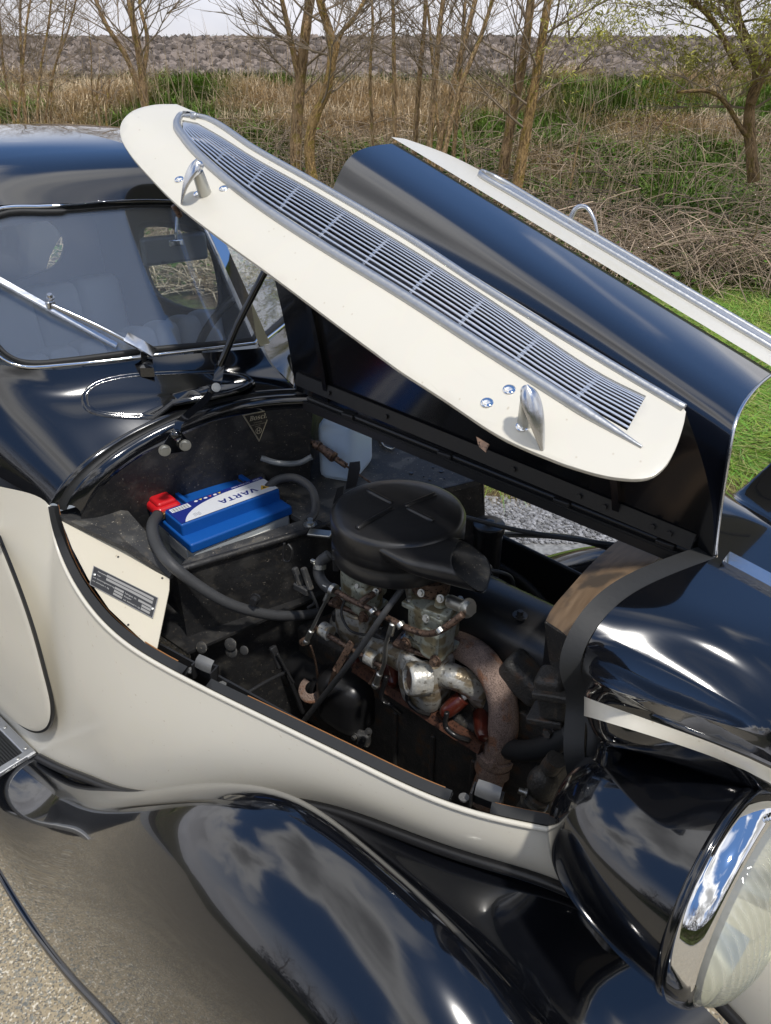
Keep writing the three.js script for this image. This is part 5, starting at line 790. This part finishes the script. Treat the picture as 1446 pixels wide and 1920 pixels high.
  scatter('ballast_weed', tuft(10, 0.2, 0.8, 0.012), leafM(), 500, () => { const d = rr(23.2, 23.9), s = rr(-15, 15), k = rr(0.5, 1); return { pos: SD(s, 2.62, d), scale: new THREE.Vector3(1.4, rr(0.1, 0.3), 1.4), color: [0.12 * k, 0.17 * k, 0.06 * k] }; }, 'low green weeds along the crest of the embankment', 'weeds');
}
// ---------------------------------------------------------------- bare trees
const barkMap = tex(256, (u, v) => { const a = fbm(u * 6, v * 6, 401, 4, 6), b = fbm(u * 24, v * 6, 403, 4, 6); let c = mixc([0.52, 0.44, 0.34], [0.68, 0.59, 0.47], a); c = mixc(c, [0.30, 0.25, 0.18], sst(0.5, 0.8, b) * 0.7); return mixc(c, [0.50, 0.46, 0.22], sst(0.56, 0.74, fbm(u * 5 + 3, v * 5, 405, 4, 5)) * 0.55); }, true, 3);
const barkB = tex(256, (u, v) => { const a = fbm(u * 32, v * 8, 411, 4, 0); return [a, a, a]; }, false, 4);
const bark = PM({ map: barkMap, color: lin(1.65, 1.55, 1.42), roughness: 0.95, bumpMap: barkB, bumpScale: 0.02 }), barkDark = PM({ map: barkMap, bumpMap: barkB, bumpScale: 0.02, color: lin(1.1, 1.02, 0.9), roughness: 0.95 }), barkYellow = PM({ map: barkMap, bumpMap: barkB, bumpScale: 0.02, color: lin(1.7, 1.55, 1.15), roughness: 0.95 }), twigM = PM({ color: lin(0.31, 0.245, 0.18), roughness: 0.95 });
const budM = leafM(); budM.color.setRGB(0.42, 0.40, 0.10);
function twigs(out, p, dir, len, r, lvl, sag) {
  const pts = [p.clone()], d = dir.clone().normalize(); let q = p.clone();
  for (let i = 0; i < 5; i++) { d.add(new THREE.Vector3(rr(-0.22, 0.22), rr(-0.15, 0.2) - sag, rr(-0.22, 0.22))).normalize(); q = q.clone().addScaledVector(d, len / 5); pts.push(q); }
  out.push(tube(pts, (t) => r * (1 - 0.8 * t), { rad: lvl > 1 ? 5 : 4, seg: lvl > 1 ? 10 : 5, caps: false }));
  if (lvl > 0) { const n = lvl > 1 ? 8 : 5; for (let k = 0; k < n; k++) { const i = 1 + Math.floor(rr(0, 4.6)), b = pts[Math.min(5, i)].clone().sub(pts[i - 1]).normalize(), nd = b.add(new THREE.Vector3(rr(-0.9, 0.9), rr(-0.3, 0.7), rr(-0.9, 0.9))).normalize(); twigs(out, pts[i], nd, len * rr(0.45, 0.7), r * 0.5, lvl - 1, sag); } }
  else if (out.tips) out.tips.push(...pts.slice(2));
}
function tree(name, label, stems, { mat = bark, branches = 7, len = 1.6, lvl = 2, group, from = 0.35, leaves = 0, sag = 0 } = {}) {
  const b = V(stems[0].p[0]), t = thing(name, label, name.includes('bush') ? 'bush' : 'tree', [b.x, b.y, b.z], group), local = (p) => V(p).sub(b), out = [], tips = []; out.tips = tips;
  for (const s of stems) {
    const pts = s.p.map(local); pts[0].y -= 0.25;
    mesh('trunk', tube(pts, (k) => s.r * 0.86 * (1 - 0.45 * k) * (1 + 0.06 * Math.sin(k * 40)), { rad: 9, seg: 24 }), mat, t);
    const c = new THREE.CatmullRomCurve3(pts), nb = Math.round((s.n ?? branches) * 1.3);
    for (let k = 0; k < nb; k++) { const u = mixv(from, 0.98, (k + rnd()) / nb), q = c.getPoint(u), side = rr(0, 6.28), dd = RX.clone().multiplyScalar(Math.cos(side)).addScaledVector(FX, Math.sin(side) * 0.6).add(new THREE.Vector3(0, rr(0.25, 0.9), 0)); twigs(out, q, dd, len * rr(0.55, 1.1), s.r * 0.15 + 0.0025, lvl, sag); }
  }
  mesh('branches', merge(out), twigM, t);
  if (leaves) {
    const pos = []; for (const q of tips) for (let k = 0; k < leaves; k++) { const c = q.clone().add(new THREE.Vector3(rr(-0.04, 0.04), rr(-0.04, 0.04), rr(-0.04, 0.04))), a = rr(0.014, 0.034), e = new THREE.Vector3(rr(-1, 1), rr(-1, 1), rr(-1, 1)).normalize().multiplyScalar(a), f = new THREE.Vector3(rr(-1, 1), rr(-1, 1), rr(-1, 1)).normalize().multiplyScalar(a * 0.5); pos.push(...c.clone().sub(e).toArray(), ...c.clone().add(f).toArray(), ...c.clone().add(e).toArray()); }
    const g = new THREE.BufferGeometry(); g.setAttribute('position', new THREE.Float32BufferAttribute(pos, 3)); g.computeVertexNormals(); mesh('leaf_buds', g, budM, t).userData.kind = 'stuff';
  }
  return t;
}
reseed(23);
tree('bare_tree', 'slim forked bare tree behind the rear end of the raised louvred panel', [{ p: [[-9.613,1.274,-6.184], [-9.58,1.92,-6.212], [-9.602,2.56,-6.194], [-9.678,3.234,-6.26]], r: 0.075, n: 9 }, { p: [[-9.617,1.72,-6.181], [-9.645,2.015,-6.027], [-9.73,2.423,-5.825], [-9.841,3.023,-5.732]], r: 0.05, n: 7 }, { p: [[-9.587,1.953,-6.206], [-9.554,2.25,-6.365], [-9.665,2.7,-6.402], [-9.508,3.128,-6.533]], r: 0.04, n: 5 }], { from: 0.3 });
tree('bare_tree', 'thick brown trunk of the close pair between the two hood halves', [{ p: [[-6.556,0.622,-6.269], [-6.514,1.181,-6.304], [-6.432,1.879,-6.374], [-6.35,2.422,-6.442], [-6.341,2.995,-6.58]], r: 0.10, n: 8 }, { p: [[-6.459,1.935,-6.35], [-6.47,2.257,-6.211], [-6.468,2.712,-6.082]], r: 0.05, n: 6 }], { len: 1.4 });
tree('bare_tree', 'yellow mossy trunk forking above its darker neighbour', [{ p: [[-6.067,0.568,-6.158], [-6.113,0.964,-6.119], [-6.061,1.286,-6.163], [-5.931,1.597,-6.271], [-5.869,2.083,-6.324], [-5.96,2.494,-6.247], [-5.965,2.885,-6.243]], r: 0.085, n: 9 }, { p: [[-5.881,1.977,-6.313], [-5.781,2.177,-6.398], [-5.617,2.284,-6.405], [-5.428,2.633,-6.563]], r: 0.035, n: 5 }], { mat: barkYellow, len: 1.3 });
const stem = (x0, y0, x1, y1, d, r) => ({ p: [U(x0, y0, d), U(mixv(x0, x1, 0.35) + rr(-5, 5), mixv(y0, y1, 0.35), d), U(mixv(x0, x1, 0.7) + rr(-6, 6), mixv(y0, y1, 0.7), d), U(x1, y1, d)], r });
tree('bare_tree', 'clump of many thin bare stems growing above the dark hood panel', [stem(742, 290, 735, -60, 9.4, 0.032), stem(776, 285, 800, -60, 9.6, 0.038), stem(802, 280, 838, -50, 9.3, 0.045), stem(812, 290, 905, -50, 9.2, 0.045), stem(825, 285, 935, -40, 9.0, 0.036), stem(850, 270, 880, -60, 9.7, 0.03), stem(700, 250, 690, -60, 9.8, 0.025), stem(830, 270, 790, -60, 9.9, 0.026)], { branches: 5, len: 0.9, from: 0.3 });
tree('bare_tree', 'straight greyish trunk leaning right, left one of a leaning pair', [{ p: [U(938, 345, 9.8), U(958, 230, 9.8), U(985, 90, 9.8), U(1003, -70, 9.8)], r: 0.085 }], { len: 1.2 });
tree('bare_tree', 'leaning trunk with yellowish upper part, right one of a leaning pair', [{ p: [U(966, 355, 9.5), U(985, 260, 9.5), U(1008, 130, 9.5), U(1037, -60, 9.5)], r: 0.085 }], { mat: barkYellow, len: 1.3 });
tree('willow_tree', 'willow with dark crooked trunk and yellow green budding twigs at the right edge', [{ p: [U(1425, 290, 8.4), U(1405, 210, 8.4), U(1420, 130, 8.3), U(1385, 40, 8.3), U(1370, -70, 8.3)], r: 0.07, n: 10 }, { p: [U(1410, 200, 8.4), U(1340, 175, 8.2), U(1270, 172, 8.1)], r: 0.03, n: 7 }, { p: [U(1420, 140, 8.3), U(1460, 60, 8.3), U(1480, -60, 8.3)], r: 0.05, n: 8 }, { p: [U(1395, 70, 8.3), U(1330, 30, 8.2), U(1240, -30, 8.1)], r: 0.035, n: 9 }], { mat: barkDark, len: 1.1, leaves: 5, from: 0.2, sag: 0.06 });
tree('bare_bush', 'thin many stemmed bare bush at the left edge', [stem(30, 245, -20, -60, 10.5, 0.022), stem(45, 245, 40, -60, 10.6, 0.024), stem(60, 245, 100, -50, 10.4, 0.02), stem(70, 240, 150, -30, 10.7, 0.018), stem(20, 240, 70, -60, 10.2, 0.02), stem(0, 240, -40, -20, 10.3, 0.02), stem(88, 245, 125, 0, 10.8, 0.016)], { branches: 8, len: 1.0, from: 0.2 });
tree('bare_bush', 'two thin cut stems standing beside the slim forked tree', [stem(185, 250, 186, 140, 11, 0.022), stem(200, 245, 206, 150, 11, 0.02), stem(178, 250, 165, 40, 11.2, 0.012)], { branches: 3, len: 0.6, lvl: 1, from: 0.5 });
tree('bare_bush', 'single thin arching stem in front of the leaning pair', [stem(880, 300, 860, 205, 8.2, 0.012), stem(1075, 300, 1115, 190, 7.9, 0.012)], { branches: 3, len: 0.7, lvl: 1, from: 0.3 });
function U(px, py, d) { const f = 1385, x = (px - 723) / f, y = (960 - py) / f, c = Math.cos(P30), s = Math.sin(P30), up = y * c - s, fw = c + y * s; return SD(x / fw * d, 1.65 + up / fw * d, d); }
// trees and a grassy bank across the yard, seen only as reflections in the paint
reseed(77);
{
  const proto = tree('yard_tree', 'bare tree on the bank across the yard from the car', [{ p: [SD(-8, 2.2, -15), SD(-8.2, 3.8, -15), SD(-7.8, 6, -15.2), SD(-8, 8.6, -15)], r: 0.14, n: 16 }], { len: 2.4, from: 0.25, mat: barkDark, group: 'bare trees across the yard' });
  for (let i = 0; i < 15; i++) { const c = proto.clone(); c.name = numbered('yard_tree'); scene.add(c); c.position.copy(SD(-30 + i * 3.9 + rr(-1, 1), 2.0, -13 - rr(0, 4))); c.rotation.y = rr(0, 6.28); const k = rr(0.75, 1.15); c.scale.set(k, k, k); }
  scatter('yard_hedge', leaf2(), PM({ color: 0xffffff, roughness: 1 }), 9000, () => { const s = rr(-34, 30), d = rr(-15, -12.5), k = rr(0.4, 1.2); return { pos: SD(s, 1.9 + rr(0, 1) * (2.0 + 0.9 * Math.sin(s * 0.7)), d), rot: new THREE.Euler(rr(0, 6), rr(0, 6), rr(0, 6)), scale: new THREE.Vector3(1, 1, 1).multiplyScalar(rr(0.15, 0.4)), color: [0.06 * k, 0.06 * k, 0.035 * k] }; }, 'dark undergrowth below the trees across the yard', 'hedge');
  scatter('yard_grass', tuft(14, 0.3, 0.8, 0.012), leafM(), 2500, () => { const d = rr(-13, -4.6), s = rr(-14, 14), k = rr(0.7, 1.3); return { pos: SD(s, hgt(s, d) - 0.01, d), scale: new THREE.Vector3(2, rr(0.08, 0.25), 2), color: [0.15 * k, 0.17 * k, 0.06 * k] }; }, 'rough grass on the bank across the yard', 'grass');
}
function leaf2() { const g = new THREE.BufferGeometry(); g.setAttribute('position', new THREE.Float32BufferAttribute([0, 0, 0, 0.4, 0.1, 0.35, 0, 0.16, 1, 0, 0, 0, 0, 0.16, 1, -0.4, 0.1, 0.35], 3)); g.computeVertexNormals(); return g; }
renderer.render(scene, camera);
